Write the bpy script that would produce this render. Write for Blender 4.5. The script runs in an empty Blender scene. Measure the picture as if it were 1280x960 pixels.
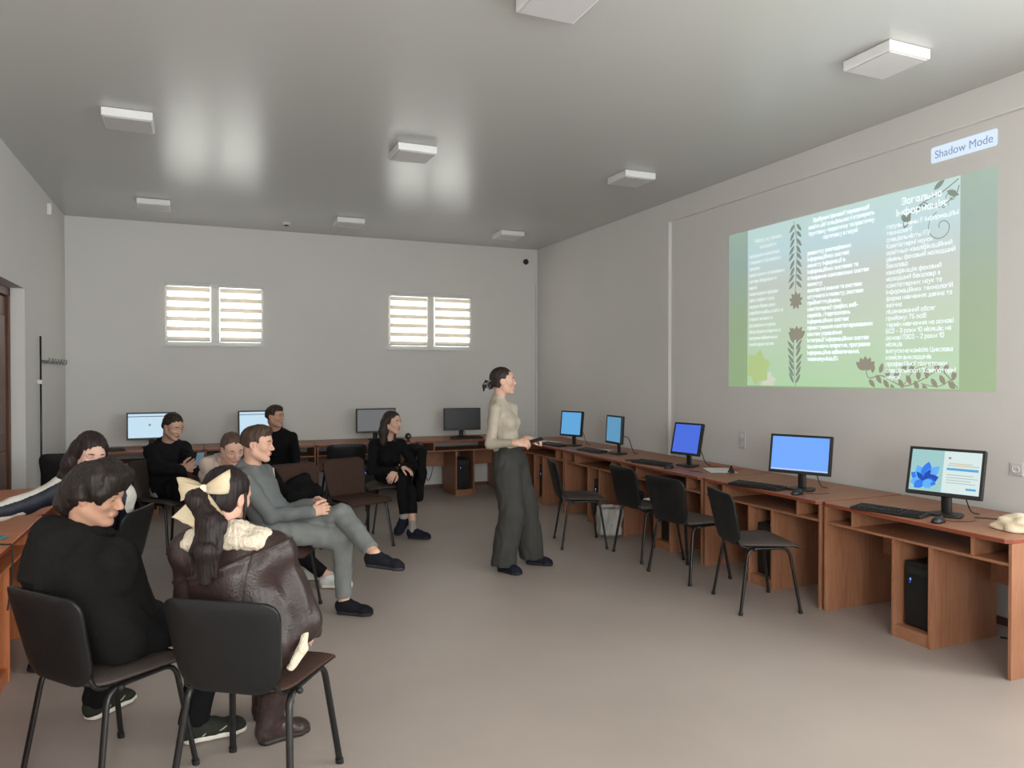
import bpy, bmesh, math, random
import numpy as np
from mathutils import Vector, Matrix
random.seed(7)
SC = bpy.context.scene
COL = SC.collection
PI = math.pi
NEAR_W = (290, 85, 140, 145)   # daylight through the near windows
VOX = 1.0            # voxel scale of the sculpted figures

# ------------------------------------------------------------------ colours, materials
def lin(c):
    c = c / 255.0
    return c / 12.92 if c <= 0.04045 else ((c + 0.055) / 1.055) ** 2.4
def rgb(r, g, b): return (lin(r), lin(g), lin(b), 1.0)

def mat(name, col, rough=0.6, spec=0.5, metal=0.0, var=0.0, vscale=8.0, bump=0.0, bscale=60.0, stretch=(1, 1, 1), sheen=0.0, coords='Object', detail=4.0):
    m = bpy.data.materials.new(name); m.use_nodes = True
    nt = m.node_tree; b = nt.nodes['Principled BSDF']
    b.inputs['Base Color'].default_value = col
    b.inputs['Roughness'].default_value = rough
    b.inputs['Specular IOR Level'].default_value = spec
    b.inputs['Metallic'].default_value = metal
    if sheen: b.inputs['Sheen Weight'].default_value = sheen
    if var or bump:
        tc = nt.nodes.new('ShaderNodeTexCoord'); mp = nt.nodes.new('ShaderNodeMapping')
        mp.inputs['Scale'].default_value = stretch
        nt.links.new(tc.outputs[coords], mp.inputs['Vector'])
    if var:
        n = nt.nodes.new('ShaderNodeTexNoise'); n.inputs['Scale'].default_value = vscale; n.inputs['Detail'].default_value = detail
        nt.links.new(mp.outputs['Vector'], n.inputs['Vector'])
        r = nt.nodes.new('ShaderNodeValToRGB')
        r.color_ramp.elements[0].position = 0.3; r.color_ramp.elements[1].position = 0.7
        r.color_ramp.elements[0].color = tuple(c * (1 - var) for c in col[:3]) + (1,)
        r.color_ramp.elements[1].color = tuple(min(1, c * (1 + var)) for c in col[:3]) + (1,)
        nt.links.new(n.outputs['Fac'], r.inputs['Fac']); nt.links.new(r.outputs['Color'], b.inputs['Base Color'])
    if bump:
        n2 = nt.nodes.new('ShaderNodeTexNoise'); n2.inputs['Scale'].default_value = bscale; n2.inputs['Detail'].default_value = 5
        nt.links.new(mp.outputs['Vector'], n2.inputs['Vector'])
        bp = nt.nodes.new('ShaderNodeBump'); bp.inputs['Strength'].default_value = bump; bp.inputs['Distance'].default_value = 0.01
        nt.links.new(n2.outputs['Fac'], bp.inputs['Height']); nt.links.new(bp.outputs['Normal'], b.inputs['Normal'])
    return m

def emit(name, col, strength=1.0, base=None):
    m = bpy.data.materials.new(name); m.use_nodes = True
    b = m.node_tree.nodes['Principled BSDF']
    b.inputs['Base Color'].default_value = base or (0.02, 0.02, 0.02, 1)
    b.inputs['Roughness'].default_value = 0.5; b.inputs['Specular IOR Level'].default_value = 0.03
    b.inputs['Emission Color'].default_value = col
    b.inputs['Emission Strength'].default_value = strength
    return m

def wood(name, c1, c2, axis=1, rough=0.42):
    """beech / cherry laminate: long soft grain along one axis"""
    m = bpy.data.materials.new(name); m.use_nodes = True
    nt = m.node_tree; b = nt.nodes['Principled BSDF']
    tc = nt.nodes.new('ShaderNodeTexCoord'); mp = nt.nodes.new('ShaderNodeMapping')
    s = [9, 9, 9]; s[axis] = 0.9
    mp.inputs['Scale'].default_value = s
    n = nt.nodes.new('ShaderNodeTexNoise'); n.inputs['Scale'].default_value = 5; n.inputs['Detail'].default_value = 6; n.inputs['Distortion'].default_value = 0.6
    r = nt.nodes.new('ShaderNodeValToRGB')
    r.color_ramp.elements[0].position = 0.34; r.color_ramp.elements[1].position = 0.66
    r.color_ramp.elements[0].color = c1; r.color_ramp.elements[1].color = c2
    nt.links.new(tc.outputs['Object'], mp.inputs['Vector']); nt.links.new(mp.outputs['Vector'], n.inputs['Vector'])
    nt.links.new(n.outputs['Fac'], r.inputs['Fac']); nt.links.new(r.outputs['Color'], b.inputs['Base Color'])
    b.inputs['Roughness'].default_value = rough; b.inputs['Specular IOR Level'].default_value = 0.4
    return m

M = {}
M['wall'] = mat('wall_paint', rgb(221, 218, 215), 0.75, 0.2, var=0.02, vscale=1.2, bump=0.06, bscale=40)
M['floor'] = mat('vinyl_floor', rgb(168, 155, 147), 0.45, 0.35, var=0.055, vscale=1.3, bump=0.02, bscale=8, detail=7)
M['wood'] = wood('cherry_laminate', rgb(151, 101, 74), rgb(164, 116, 88), 1)
M['wood_v'] = wood('cherry_laminate_upright', rgb(151, 101, 74), rgb(164, 116, 88), 2)
M['wood_edge'] = mat('laminate_edge', rgb(138, 66, 46), 0.45)
M['wood_orange'] = wood('orange_laminate', rgb(182, 106, 66), rgb(200, 124, 82), 1)
M['wood_orange_v'] = wood('orange_laminate_upright', rgb(182, 106, 66), rgb(200, 124, 82), 2)
M['black_plastic'] = mat('black_plastic', rgb(30, 30, 31), 0.42, 0.5, bump=0.05, bscale=300)
M['chair_plastic'] = mat('chair_plastic', rgb(24, 24, 25), 0.45, 0.35, bump=0.08, bscale=220)
M['chair_steel'] = mat('black_chair_steel', rgb(24, 23, 23), 0.35, 0.5)
M['chair_fabric'] = mat('taupe_chair_fabric', rgb(84, 74, 70), 0.95, 0.1, var=0.2, vscale=180, bump=0.2, bscale=400)
M['chair_brown'] = mat('brown_chair_fabric', rgb(72, 54, 47), 0.95, 0.1, var=0.2, vscale=180, bump=0.2, bscale=400)
M['grey_plastic'] = mat('grey_plastic', rgb(120, 120, 120), 0.5)
M['white_plastic'] = mat('white_plastic', rgb(225, 224, 222), 0.45)
M['white_paint'] = mat('white_trim_paint', rgb(222, 222, 218), 0.5)
M['lamp_side'] = mat('lamp_housing', rgb(235, 234, 234), 0.4)
M['lamp_diffuser'] = mat('lamp_diffuser', rgb(206, 203, 203), 0.5)
M['door'] = wood('brown_door', rgb(92, 56, 42), rgb(112, 70, 52), 2)
M['dark'] = mat('dark_rubber', rgb(22, 22, 24), 0.6)
M['steel'] = mat('brushed_steel', rgb(150, 150, 150), 0.35, metal=1.0)
M['paper'] = mat('paper', rgb(228, 228, 228), 0.85, 0.1)
M['red'] = mat('red_card', rgb(170, 50, 46), 0.6)

# ceiling: stretched satin film
m = mat('stretch_ceiling', rgb(192, 192, 189), 0.27, 0.45)
M['ceiling'] = m

# ------------------------------------------------------------------ object helpers
def link(name, me, material=None, parent=None, smooth=False):
    o = bpy.data.objects.new(name, me); COL.objects.link(o)
    if material is not None and hasattr(me, 'materials'):
        ms = material if isinstance(material, (list, tuple)) else [material]
        for q in ms: me.materials.append(q)
    if parent is not None: o.parent = parent
    if smooth:
        me.polygons.foreach_set('use_smooth', [True] * len(me.polygons))
    return o

def obj(name, bm, material=None, parent=None, smooth=False, auto=None):
    bmesh.ops.recalc_face_normals(bm, faces=bm.faces)
    if auto is not None:
        for f in bm.faces: f.smooth = True
        for e in bm.edges:
            if len(e.link_faces) == 2 and e.calc_face_angle(0) > math.radians(auto): e.smooth = False
    me = bpy.data.meshes.new(name); bm.to_mesh(me); bm.free()
    return link(name, me, material, parent, smooth)

def thing(name, label, cat, loc=(0, 0, 0), rz=0.0, group=None):
    o = bpy.data.objects.new(name, None); COL.objects.link(o)
    o.empty_display_size = 0.1
    o.location = loc; o.rotation_euler = (0, 0, rz)
    o['label'] = label; o['category'] = cat
    if group: o['group'] = group
    return o

def tag(o, label, cat, group=None):
    o['label'] = label; o['category'] = cat
    if group: o['group'] = group
    return o

def struct(name, bm, m, parent=None, **k):
    o = obj(name, bm, m, parent, **k)
    if parent is None: o['kind'] = 'structure'
    return o

def dup(root, loc, rz, label, group=None, name=None):
    r = root.copy(); COL.objects.link(r); r.location = loc; r.rotation_euler = (0, 0, rz)
    r['label'] = label
    if group: r['group'] = group
    for ch in list(root.children):
        c = ch.copy(); COL.objects.link(c); c.parent = r
        for g in ch.children:
            d = g.copy(); COL.objects.link(d); d.parent = c
    return r

def BM(): return bmesh.new()

def box(bm, x0, x1, y0, y1, z0, z1, bev=0.0, seg=2, mi=0):
    t = bmesh.new()
    vs = [t.verts.new((x, y, z)) for x in (x0, x1) for y in (y0, y1) for z in (z0, z1)]
    for f in ((0, 1, 3, 2), (4, 6, 7, 5), (0, 4, 5, 1), (2, 3, 7, 6), (0, 2, 6, 4), (1, 5, 7, 3)):
        t.faces.new([vs[i] for i in f])
    bmesh.ops.recalc_face_normals(t, faces=t.faces)
    if bev: bmesh.ops.bevel(t, geom=list(t.edges), offset=bev, segments=seg, profile=0.5, affect='EDGES')
    for f in t.faces: f.material_index = mi
    merge(bm, t)

def merge(bm, t, mx=None):
    if mx is not None: bmesh.ops.transform(t, matrix=mx, verts=t.verts)
    mp = {}
    for v in t.verts: mp[v] = bm.verts.new(v.co)
    for f in t.faces:
        try:
            nf = bm.faces.new([mp[v] for v in f.verts]); nf.material_index = f.material_index; nf.smooth = f.smooth
        except ValueError: pass
    t.free()

def spline(pts, n=6):
    """Catmull-Rom through the points"""
    P = [Vector(p) for p in pts]; out = []
    for i in range(len(P) - 1):
        p0 = P[i - 1] if i else P[0] * 2 - P[1]
        p1, p2 = P[i], P[i + 1]
        p3 = P[i + 2] if i + 2 < len(P) else P[-1] * 2 - P[-2]
        for k in range(n):
            t = k / n
            out.append(0.5 * ((2 * p1) + (p2 - p0) * t + (2 * p0 - 5 * p1 + 4 * p2 - p3) * t * t + (3 * p1 - p0 - 3 * p2 + p3) * t ** 3))
    out.append(P[-1]); return out

def rounded(pts, r, n=5):
    """polyline with rounded corners"""
    P = [Vector(p) for p in pts]; out = [P[0]]
    for i in range(1, len(P) - 1):
        a = (P[i - 1] - P[i]); b = (P[i + 1] - P[i])
        q = min(r, a.length * .49, b.length * .49)
        s = P[i] + a.normalized() * q; e = P[i] + b.normalized() * q
        for k in range(n + 1):
            t = k / n
            out.append((1 - t) ** 2 * s + 2 * t * (1 - t) * P[i] + t * t * e)
    out.append(P[-1]); return out

def tube(bm, path, r, n=10, r2=None, up=None, caps=True, taper=None):
    P = [Vector(p) for p in path]
    N = len(P); rings = []
    T0 = (P[1] - P[0]).normalized()
    u = Vector(up) if up is not None else (Vector((0, 0, 1)) if abs(T0.z) < .9 else Vector((1, 0, 0)))
    u = (u - T0 * u.dot(T0)).normalized()
    for i, p in enumerate(P):
        T = (P[min(i + 1, N - 1)] - P[max(i - 1, 0)])
        if T.length < 1e-9: T = T0
        T.normalize()
        u = (u - T * u.dot(T))
        if u.length < 1e-6: u = T.orthogonal()
        u.normalize(); w = T.cross(u)
        k = taper(i / (N - 1)) if taper else 1.0
        rings.append([bm.verts.new(p + (u * math.cos(2 * PI * j / n) * r + w * math.sin(2 * PI * j / n) * (r2 or r)) * k) for j in range(n)])
    for a, b in zip(rings, rings[1:]):
        for j in range(n):
            f = bm.faces.new((a[j], a[(j + 1) % n], b[(j + 1) % n], b[j])); f.smooth = True
    if caps:
        bm.faces.new(rings[0][::-1]); bm.faces.new(rings[-1])

def lathe(bm, prof, n=24, c=(0, 0, 0)):
    """profile (r, z) turned round z"""
    rings = []
    for r, z in prof:
        rings.append([bm.verts.new((c[0] + max(r, 1e-4) * math.cos(2 * PI * j / n), c[1] + max(r, 1e-4) * math.sin(2 * PI * j / n), c[2] + z)) for j in range(n)])
    for a, b in zip(rings, rings[1:]):
        for j in range(n):
            f = bm.faces.new((a[j], a[(j + 1) % n], b[(j + 1) % n], b[j])); f.smooth = True
    bm.faces.new(rings[0][::-1]); bm.faces.new(rings[-1])

def rrect(w0, w1, h, r, n=6):
    """outline of a rounded trapezoid: width w0 at the bottom, w1 at the top, height h, from y=0"""
    c = [(-w0 / 2, 0), (w0 / 2, 0), (w1 / 2, h), (-w1 / 2, h)]
    out = []
    for i in range(4):
        p = Vector(c[i]); a = (Vector(c[i - 1]) - p).normalized(); b = (Vector(c[(i + 1) % 4]) - p).normalized()
        rr = r[i] if isinstance(r, (list, tuple)) else r
        s = p + a * rr; e = p + b * rr
        for k in range(n + 1):
            t = k / n
            out.append((1 - t) ** 2 * s + 2 * t * (1 - t) * p + t * t * e)
    return out

def panel(bm, outline, fn, rings=7, edge=0.0):
    """a cushion/shell from a 2-D outline: fn(u, v, s, side) -> 3-D point, s=1 at the rim .. 0 at the middle, side +1 / -1"""
    cx = sum(p[0] for p in outline) / len(outline); cy = sum(p[1] for p in outline) / len(outline)
    n = len(outline); L = {}
    ss = [math.sin((k / rings) * PI / 2) for k in range(1, rings + 1)]
    for side in (1, -1):
        c = bm.verts.new(fn(cx, cy, 0.0, side)); prev = None; rr = []
        for s in ss:
            ring = [bm.verts.new(fn(cx + (p[0] - cx) * s, cy + (p[1] - cy) * s, s, side)) for p in outline]
            if prev is None:
                for j in range(n): bm.faces.new((c, ring[j], ring[(j + 1) % n])).smooth = True
            else:
                for j in range(n): bm.faces.new((prev[j], ring[j], ring[(j + 1) % n], prev[(j + 1) % n])).smooth = True
            prev = ring
        L[side] = prev
    a, b = L[1], L[-1]
    for j in range(n): bm.faces.new((a[j], a[(j + 1) % n], b[(j + 1) % n], b[j])).smooth = True

def flat(bm, pts, fn, th):
    """a thin plate from a 2-D polygon, fn(u, v, w) -> 3-D"""
    a = [bm.verts.new(fn(p[0], p[1], th)) for p in pts]; b = [bm.verts.new(fn(p[0], p[1], 0)) for p in pts]
    try:
        bm.faces.new(a); bm.faces.new(b[::-1])
    except ValueError: return
    for j in range(len(pts)): bm.faces.new((a[j], b[j], b[(j + 1) % len(pts)], a[(j + 1) % len(pts)]))

# ------------------------------------------------------------------ camera
cam = bpy.data.cameras.new('camera'); co = bpy.data.objects.new('camera', cam); COL.objects.link(co)
cam.sensor_fit = 'HORIZONTAL'; cam.sensor_width = 36.0; cam.lens = 36.0 * 925 / 1280
cam.clip_start = 0.05
CAMZ = 1.62; YAW = math.radians(23.07); PIT = math.atan(11 / 925)
co.location = (0, 0, CAMZ); co.rotation_euler = (PI / 2 - PIT, 0, -YAW)
SC.camera = co
vs = SC.view_settings; vs.view_transform = 'Standard'; vs.look = 'None'; vs.gamma = 1.0; vs.use_curve_mapping = False; vs.exposure = 0.0
SC.display_settings.display_device = 'sRGB'

# ------------------------------------------------------------------ room
XL, XR, YB, YN, HC = -1.44, 4.76, 10.2, -2.2, 3.52
NICHE = 6.81; REC = 0.045; NTOP = 3.30

bm = BM(); box(bm, XL - .5, XR + .4, YN - .4, YB + .4, -.12, 0); struct('floor', bm, M['floor'])
bm = BM(); box(bm, XL - .5, XR + .4, YN - .4, YB + .4, HC, HC + .12); struct('ceiling', bm, M['ceiling'])

def wall_with_holes(name, axis, p0, p1, a0, a1, z0, z1, holes, m):
    """wall slab between p0..p1 in its thickness; holes = (a0, a1, z0, z1)"""
    bm = BM()
    As = sorted({a0, a1, *[h[0] for h in holes], *[h[1] for h in holes]})
    Zs = sorted({z0, z1, *[h[2] for h in holes], *[h[3] for h in holes]})
    for i in range(len(As) - 1):
        for j in range(len(Zs) - 1):
            ca, cz = (As[i] + As[i + 1]) / 2, (Zs[j] + Zs[j + 1]) / 2
            if any(h[0] < ca < h[1] and h[2] < cz < h[3] for h in holes): continue
            if axis == 'x': box(bm, p0, p1, As[i], As[i + 1], Zs[j], Zs[j + 1])
            else: box(bm, As[i], As[i + 1], p0, p1, Zs[j], Zs[j + 1])
    bmesh.ops.remove_doubles(bm, verts=bm.verts, dist=1e-5)
    seen = {}
    for f in list(bm.faces):
        k = frozenset(v.index for v in f.verts) if False else tuple(sorted((round(v.co.x, 4), round(v.co.y, 4), round(v.co.z, 4)) for v in f.verts))
        seen.setdefault(k, []).append(f)
    dead = [f for v in seen.values() if len(v) > 1 for f in v]
    bmesh.ops.delete(bm, geom=dead, context='FACES')
    return struct(name, bm, m)

WIN = [(-.37, .81, 2.0, 2.79), (2.46, 3.70, 1.99, 2.78)]
wall_with_holes('wall_back', 'y', YB, YB + .3, XL - .5, XR + .4, 0, HC, WIN, M['wall'])
DOOR = (6.95, 7.95, 0, 2.41)
wall_with_holes('wall_left', 'x', XL - .4, XL, YN, YB, 0, HC, [DOOR], M['wall'])
NEAR = [(-.9, .9, .85, 3.1), (2.4, 4.2, .85, 3.1)]
NEARR = [(-1.75, -.05, .85, 3.1), (.25, 1.95, .85, 3.1)]
wall_with_holes('wall_near', 'y', YN - .3, YN, XL - .5, XR + .4, 0, HC, NEAR, M['wall'])
bm = BM()
box(bm, XR, XR + .3, NICHE, YB, 0, HC)
box(bm, XR, XR + .3, YN, NICHE, NTOP, HC)
ys = [YN] + [q for h in NEARR for q in h[:2]] + [NICHE]
for a, b in zip(ys[0::2], ys[1::2]): box(bm, XR + REC, XR + .3, a, b, 0, NTOP)
for h in NEARR:
    box(bm, XR + REC, XR + .3, h[0], h[1], 0, h[2]); box(bm, XR + REC, XR + .3, h[0], h[1], h[3], NTOP)
struct('wall_right', bm, M['wall'])
# painted bead along the edge of the shallow recess
bm = BM()
tube(bm, rounded([(XR + .002, -2.1, NTOP + .002), (XR + .002, NICHE - .01, NTOP + .002), (XR + .002, NICHE, .02)], .02), .005, 8)
struct('trim_recess_edge', bm, M['wall'])
# thin cable duct in the far right corner
bm = BM(); box(bm, XR - .03, XR - .004, YB - .03, YB - .004, .02, 3.0, .004)
struct('trim_corner_duct', bm, M['wall'])
bm = BM(); box(bm, XL + .002, XR - .004, YB - .014, YB - .001, 0, .055, .003); struct('baseboard_back', bm, mat('baseboard_brown', rgb(104, 78, 66), .5))
bm = BM(); box(bm, XR + REC - .014, XR + REC - .001, YN, NICHE - .02, 0, .055, .003); struct('baseboard_right', bm, bpy.data.materials['baseboard_brown'])
bm = BM(); box(bm, XL + .001, XL + .014, 8.0, YB - .02, 0, .055, .003); struct('baseboard_left', bm, bpy.data.materials['baseboard_brown'])

# the far windows: white frames, two sashes each, zebra blinds
glass = bpy.data.materials.new('window_glass'); glass.use_nodes = True
nt = glass.node_tree; nt.nodes.clear()
o_ = nt.nodes.new('ShaderNodeOutputMaterial'); mx = nt.nodes.new('ShaderNodeMixShader'); tr = nt.nodes.new('ShaderNodeBsdfTransparent'); gl = nt.nodes.new('ShaderNodeBsdfGlossy')
gl.inputs['Roughness'].default_value = 0.02; mx.inputs['Fac'].default_value = 0.06; tr.inputs['Color'].default_value = (.95, .97, .96, 1)
nt.links.new(tr.outputs[0], mx.inputs[1]); nt.links.new(gl.outputs[0], mx.inputs[2]); nt.links.new(mx.outputs[0], o_.inputs[0])

def cloth_shader(name, col, transl, transp):
    m = bpy.data.materials.new(name); m.use_nodes = True
    nt = m.node_tree; nt.nodes.clear()
    o_ = nt.nodes.new('ShaderNodeOutputMaterial')
    d = nt.nodes.new('ShaderNodeBsdfDiffuse'); d.inputs['Color'].default_value = col
    t = nt.nodes.new('ShaderNodeBsdfTranslucent'); t.inputs['Color'].default_value = col
    p = nt.nodes.new('ShaderNodeBsdfTransparent')
    a = nt.nodes.new('ShaderNodeMixShader'); a.inputs['Fac'].default_value = transl
    b = nt.nodes.new('ShaderNodeMixShader'); b.inputs['Fac'].default_value = transp
    nt.links.new(d.outputs[0], a.inputs[1]); nt.links.new(t.outputs[0], a.inputs[2])
    nt.links.new(a.outputs[0], b.inputs[1]); nt.links.new(p.outputs[0], b.inputs[2]); nt.links.new(b.outputs[0], o_.inputs[0])
    return m
M['blind_dense'] = cloth_shader('blind_dense_band', rgb(236, 229, 219), 0.22, 0.0)
M['blind_sheer'] = cloth_shader('blind_sheer_band', rgb(250, 246, 240), 0.5, 0.72)

for wi, (x0, x1, z0, z1) in enumerate(WIN):
    w = bpy.data.objects.new('window_%d' % (wi + 1), None); COL.objects.link(w); w.location = ((x0 + x1) / 2, YB, z0); w['kind'] = 'structure'
    hw = (x1 - x0) / 2; h = z1 - z0; fr = .045
    bm = BM()
    for a, b, c, d in ((-hw, hw, 0, fr), (-hw, hw, h - fr, h), (-hw, -hw + fr, fr, h - fr), (hw - fr, hw, fr, h - fr), (-.055, .055, fr, h - fr)):
        box(bm, a, b, .0, .07, c, d, .006)
    obj('window_frame', bm, M['white_paint'], w)
    for s in (-1, 1):
        bm = BM(); a, b = (-hw + fr, -.055) if s < 0 else (.055, hw - fr)
        box(bm, a, b, .045, .05, fr, h - fr); obj('pane', bm, glass, w)
        # zebra blind: cassette, bands, bottom rail
        A, B = (a - .02, b) if s < 0 else (a, b + .02)
        bm = BM(); box(bm, A, B, -.035, -.002, h - .052, h - .012, .008); cs = obj('blind_cassette', bm, M['white_paint'], w)
        bl = BM(); top = h - .06; bot = .07; n = 5; pitch = (top - bot) / (n + .28)
        sh = BM()
        z = top; k = 0
        while z > bot + .005:
            e = max(bot, z - pitch * .42); box(bl, A + .004, B - .004, -.016, -.0145, e, z); z = e
            if z <= bot + .005: break
            e = max(bot, z - pitch * .58); box(sh, A + .004, B - .004, -.016, -.0145, e, z); z = e
        obj('blind_dense_bands', bl, M['blind_dense'], w); obj('blind_sheer_bands', sh, M['blind_sheer'], w)
        bm = BM(); box(bm, A, B, -.024, -.006, .05, .07, .004); obj('blind_rail', bm, M['white_paint'], w)
    bm = BM(); box(bm, -hw - .015, hw + .015, -.03, .0, -.022, -.001, .004); obj('window_sill', bm, M['white_paint'], w)
    L = bpy.data.lights.new('daylight_far_%d' % wi, 'AREA'); L.shape = 'RECTANGLE'; L.size = x1 - x0 - .02; L.size_y = h - .02; L.energy = 28
    L.color = (1, .97, .92)
    lo = bpy.data.objects.new('daylight_far_%d' % wi, L); COL.objects.link(lo); lo.location = ((x0 + x1) / 2, YB + .2, z0 + h / 2); lo.rotation_euler = (PI / 2, 0, PI)
    lo.rotation_euler = (-PI / 2, 0, 0)

# the near windows behind the photographer: the room's main daylight
for wi, (x0, x1, z0, z1) in enumerate(NEAR + NEARR):
    w = bpy.data.objects.new('window_%d' % (wi + 3), None); COL.objects.link(w); w.location = ((x0 + x1) / 2, YN, z0); w['kind'] = 'structure'
    if wi > 1: w.location = (XR + REC, (x0 + x1) / 2, z0); w.rotation_euler = (0, 0, PI / 2)
    hw = (x1 - x0) / 2; h = z1 - z0; fr = .06
    bm = BM()
    for a, b, c, d in ((-hw, hw, 0, fr), (-hw, hw, h - fr, h), (-hw, -hw + fr, fr, h - fr), (hw - fr, hw, fr, h - fr), (-.04, .04, fr, h - fr)):
        box(bm, a, b, -.16, -.09, c, d, .006)
    obj('window_frame', bm, M['white_paint'], w)
    bm = BM(); box(bm, -hw + fr, hw - fr, -.13, -.125, fr, h - fr); obj('pane', bm, glass, w)
    bm = BM(); box(bm, -hw - .05, hw + .05, -.09, .12, -.03, -.001, .006); obj('window_sill', bm, M['white_paint'], w)
    L = bpy.data.lights.new('daylight_near_%d' % wi, 'AREA'); L.shape = 'RECTANGLE'; L.size = x1 - x0; L.size_y = h; L.energy = NEAR_W[wi]
    L.color = (1, .985, .975)
    lo = bpy.data.objects.new('daylight_near_%d' % wi, L); COL.objects.link(lo); lo.location = ((x0 + x1) / 2, YN - .22, z0 + h / 2); lo.rotation_euler = (PI / 2, 0, 0)
    if wi > 1: lo.location = (XR + REC + .22, (x0 + x1) / 2, z0 + h / 2); lo.rotation_euler = (PI / 2, 0, PI / 2)

W = bpy.data.worlds.new('sky'); SC.world = W; W.use_nodes = True
W.node_tree.nodes['Background'].inputs['Color'].default_value = (.75, .85, 1, 1); W.node_tree.nodes['Background'].inputs['Strength'].default_value = 1.5

# door deep in the left wall
d = bpy.data.objects.new('door_1', None); COL.objects.link(d); d.location = (XL - .13, 7.45, 0); d['kind'] = 'structure'
bm = BM()
box(bm, -.05, 0, -.44, .44, .005, 2.32, .004)
for z0, z1 in ((.2, .95), (1.1, 2.15)):
    for y0, y1 in ((-.34, -.04), (.04, .34)):
        box(bm, -.002, .012, y0, y1, z0, z1, .009)
obj('door_leaf', bm, M['door'], d)
bm = BM()
box(bm, -.09, .02, .44, .497, 0, 2.407, .005); box(bm, -.09, .02, -.497, -.44, 0, 2.407, .005); box(bm, -.09, .02, -.497, .497, 2.33, 2.407, .005)
obj('door_frame', bm, M['door'], d)
bm = BM(); tube(bm, rounded([(0.0, -.37, 1.02), (.05, -.37, 1.02), (.05, -.26, 1.02)], .015), .009, 10); box(bm, .0, .008, -.39, -.35, .93, 1.09, .003); obj('door_handle', bm, M['steel'], d)

# lamps on the ceiling
def lamp(first=[None]):
    r = thing('ceiling_light', '', 'ceiling light', (0, 0, 0), 0, 'square ceiling lights')
    bm = BM(); box(bm, -.165, .165, -.165, .165, -.062, -.002, .006); obj('housing', bm, M['lamp_side'], r)
    bm = BM(); box(bm, -.15, .15, -.15, .15, -.068, -.0625, .002); obj('diffuser', bm, M['lamp_diffuser'], r)
    return r
LAMPS = [(-.45, 6.12, 'unlit square white ceiling light left of the larger window reflection'),
         (1.68, 6.08, 'unlit square white ceiling light in the middle of the ceiling above the standing woman'),
         (3.81, 6.05, 'unlit square white ceiling light above the right desk row, halfway down the room'),
         (3.77, 3.19, 'unlit square white ceiling light nearest the projected slide, largest whole one in view'),
         (1.66, 3.30, 'unlit square white ceiling light cut off by the top edge of the photo'),
         (-.42, 9.02, 'small far ceiling light above the left end of the back wall'),
         (1.72, 9.14, 'small far ceiling light above the middle of the back wall'),
         (3.83, 9.12, 'small far ceiling light near the far right corner of the room')]
l0 = lamp()
for i, (x, y, lb) in enumerate(LAMPS):
    if i == 0: l0.location = (x, y, HC); l0['label'] = lb
    else: dup(l0, (x, y, HC), 0, lb)

r = thing('smoke_detector', 'small round white smoke detector on the ceiling near the back wall', 'smoke detector', (1.03, 9.55, HC))
bm = BM(); lathe(bm, [(.05, -.001), (.05, -.018), (.042, -.032), (.03, -.04)], 24); obj('housing', bm, M['white_plastic'], r)
bm = BM(); lathe(bm, [(.028, -.0405), (.026, -.05), (.012, -.052)], 20); obj('sensor_ring', bm, M['dark'], r)

r = thing('security_camera', 'small dome security camera with black lens high on the back wall corner', 'security camera', (4.55, YB, 3.32))
bm = BM(); lathe(bm, [(.055, 0), (.055, .02), (.05, .03)], 24); bmesh.ops.rotate(bm, cent=(0, 0, 0), matrix=Matrix.Rotation(PI / 2, 3, 'X'), verts=bm.verts); bmesh.ops.translate(bm, vec=(0, -.002, 0), verts=bm.verts); obj('base', bm, M['white_plastic'], r)
bm = BM(); bmesh.ops.create_uvsphere(bm, u_segments=20, v_segments=12, radius=.042); bmesh.ops.translate(bm, vec=(0, -.05, 0), verts=bm.verts); obj('dome', bm, M['dark'], r, smooth=True)
bm = BM(); tube(bm, rounded([(.05, -.008, 0), (.165, -.008, 0), (.165, -.008, -.3)], .02), .004, 6); obj('cable', bm, M['white_plastic'], r)

r = thing('wall_sensor', 'small white motion sensor box high on the left wall', 'sensor', (XL, 9.07, 3.36))
bm = BM(); box(bm, .002, .045, -.03, .03, -.06, .06, .01); obj('housing', bm, M['white_plastic'], r)
bm = BM(); box(bm, .044, .05, -.02, .02, -.02, .035, .003); obj('lens', bm, M['lamp_diffuser'], r)

r = thing('coat_hook_rail', 'grey coat hook rail on the left wall beside the door', 'coat rail', (XL, 9.3, 1.76))
bm = BM(); box(bm, .002, .02, -.6, .6, -.015, .015, .003); obj('rail', bm, M['grey_plastic'], r)
for k in range(7):
    bm = BM(); y = -.54 + k * .18; tube(bm, rounded([(.02, y, -.005), (.06, y, -.02), (.065, y, .035)], .015), .006, 8); obj('hook', bm, M['steel'], r)
r = thing('wall_pole', 'thin dark vertical pole fixed to the left wall beside the coat hooks', 'pole', (XL + .03, 8.5, .004))
bm = BM(); tube(bm, [(0, 0, 0), (0, 0, 2.0)], .009, 10); obj('shaft', bm, M['chair_steel'], r)
for z in (.5, 1.55):
    bm = BM(); box(bm, -.029, .012, -.02, .02, z - .02, z + .02, .004); obj('bracket', bm, M['white_plastic'], r)

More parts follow.
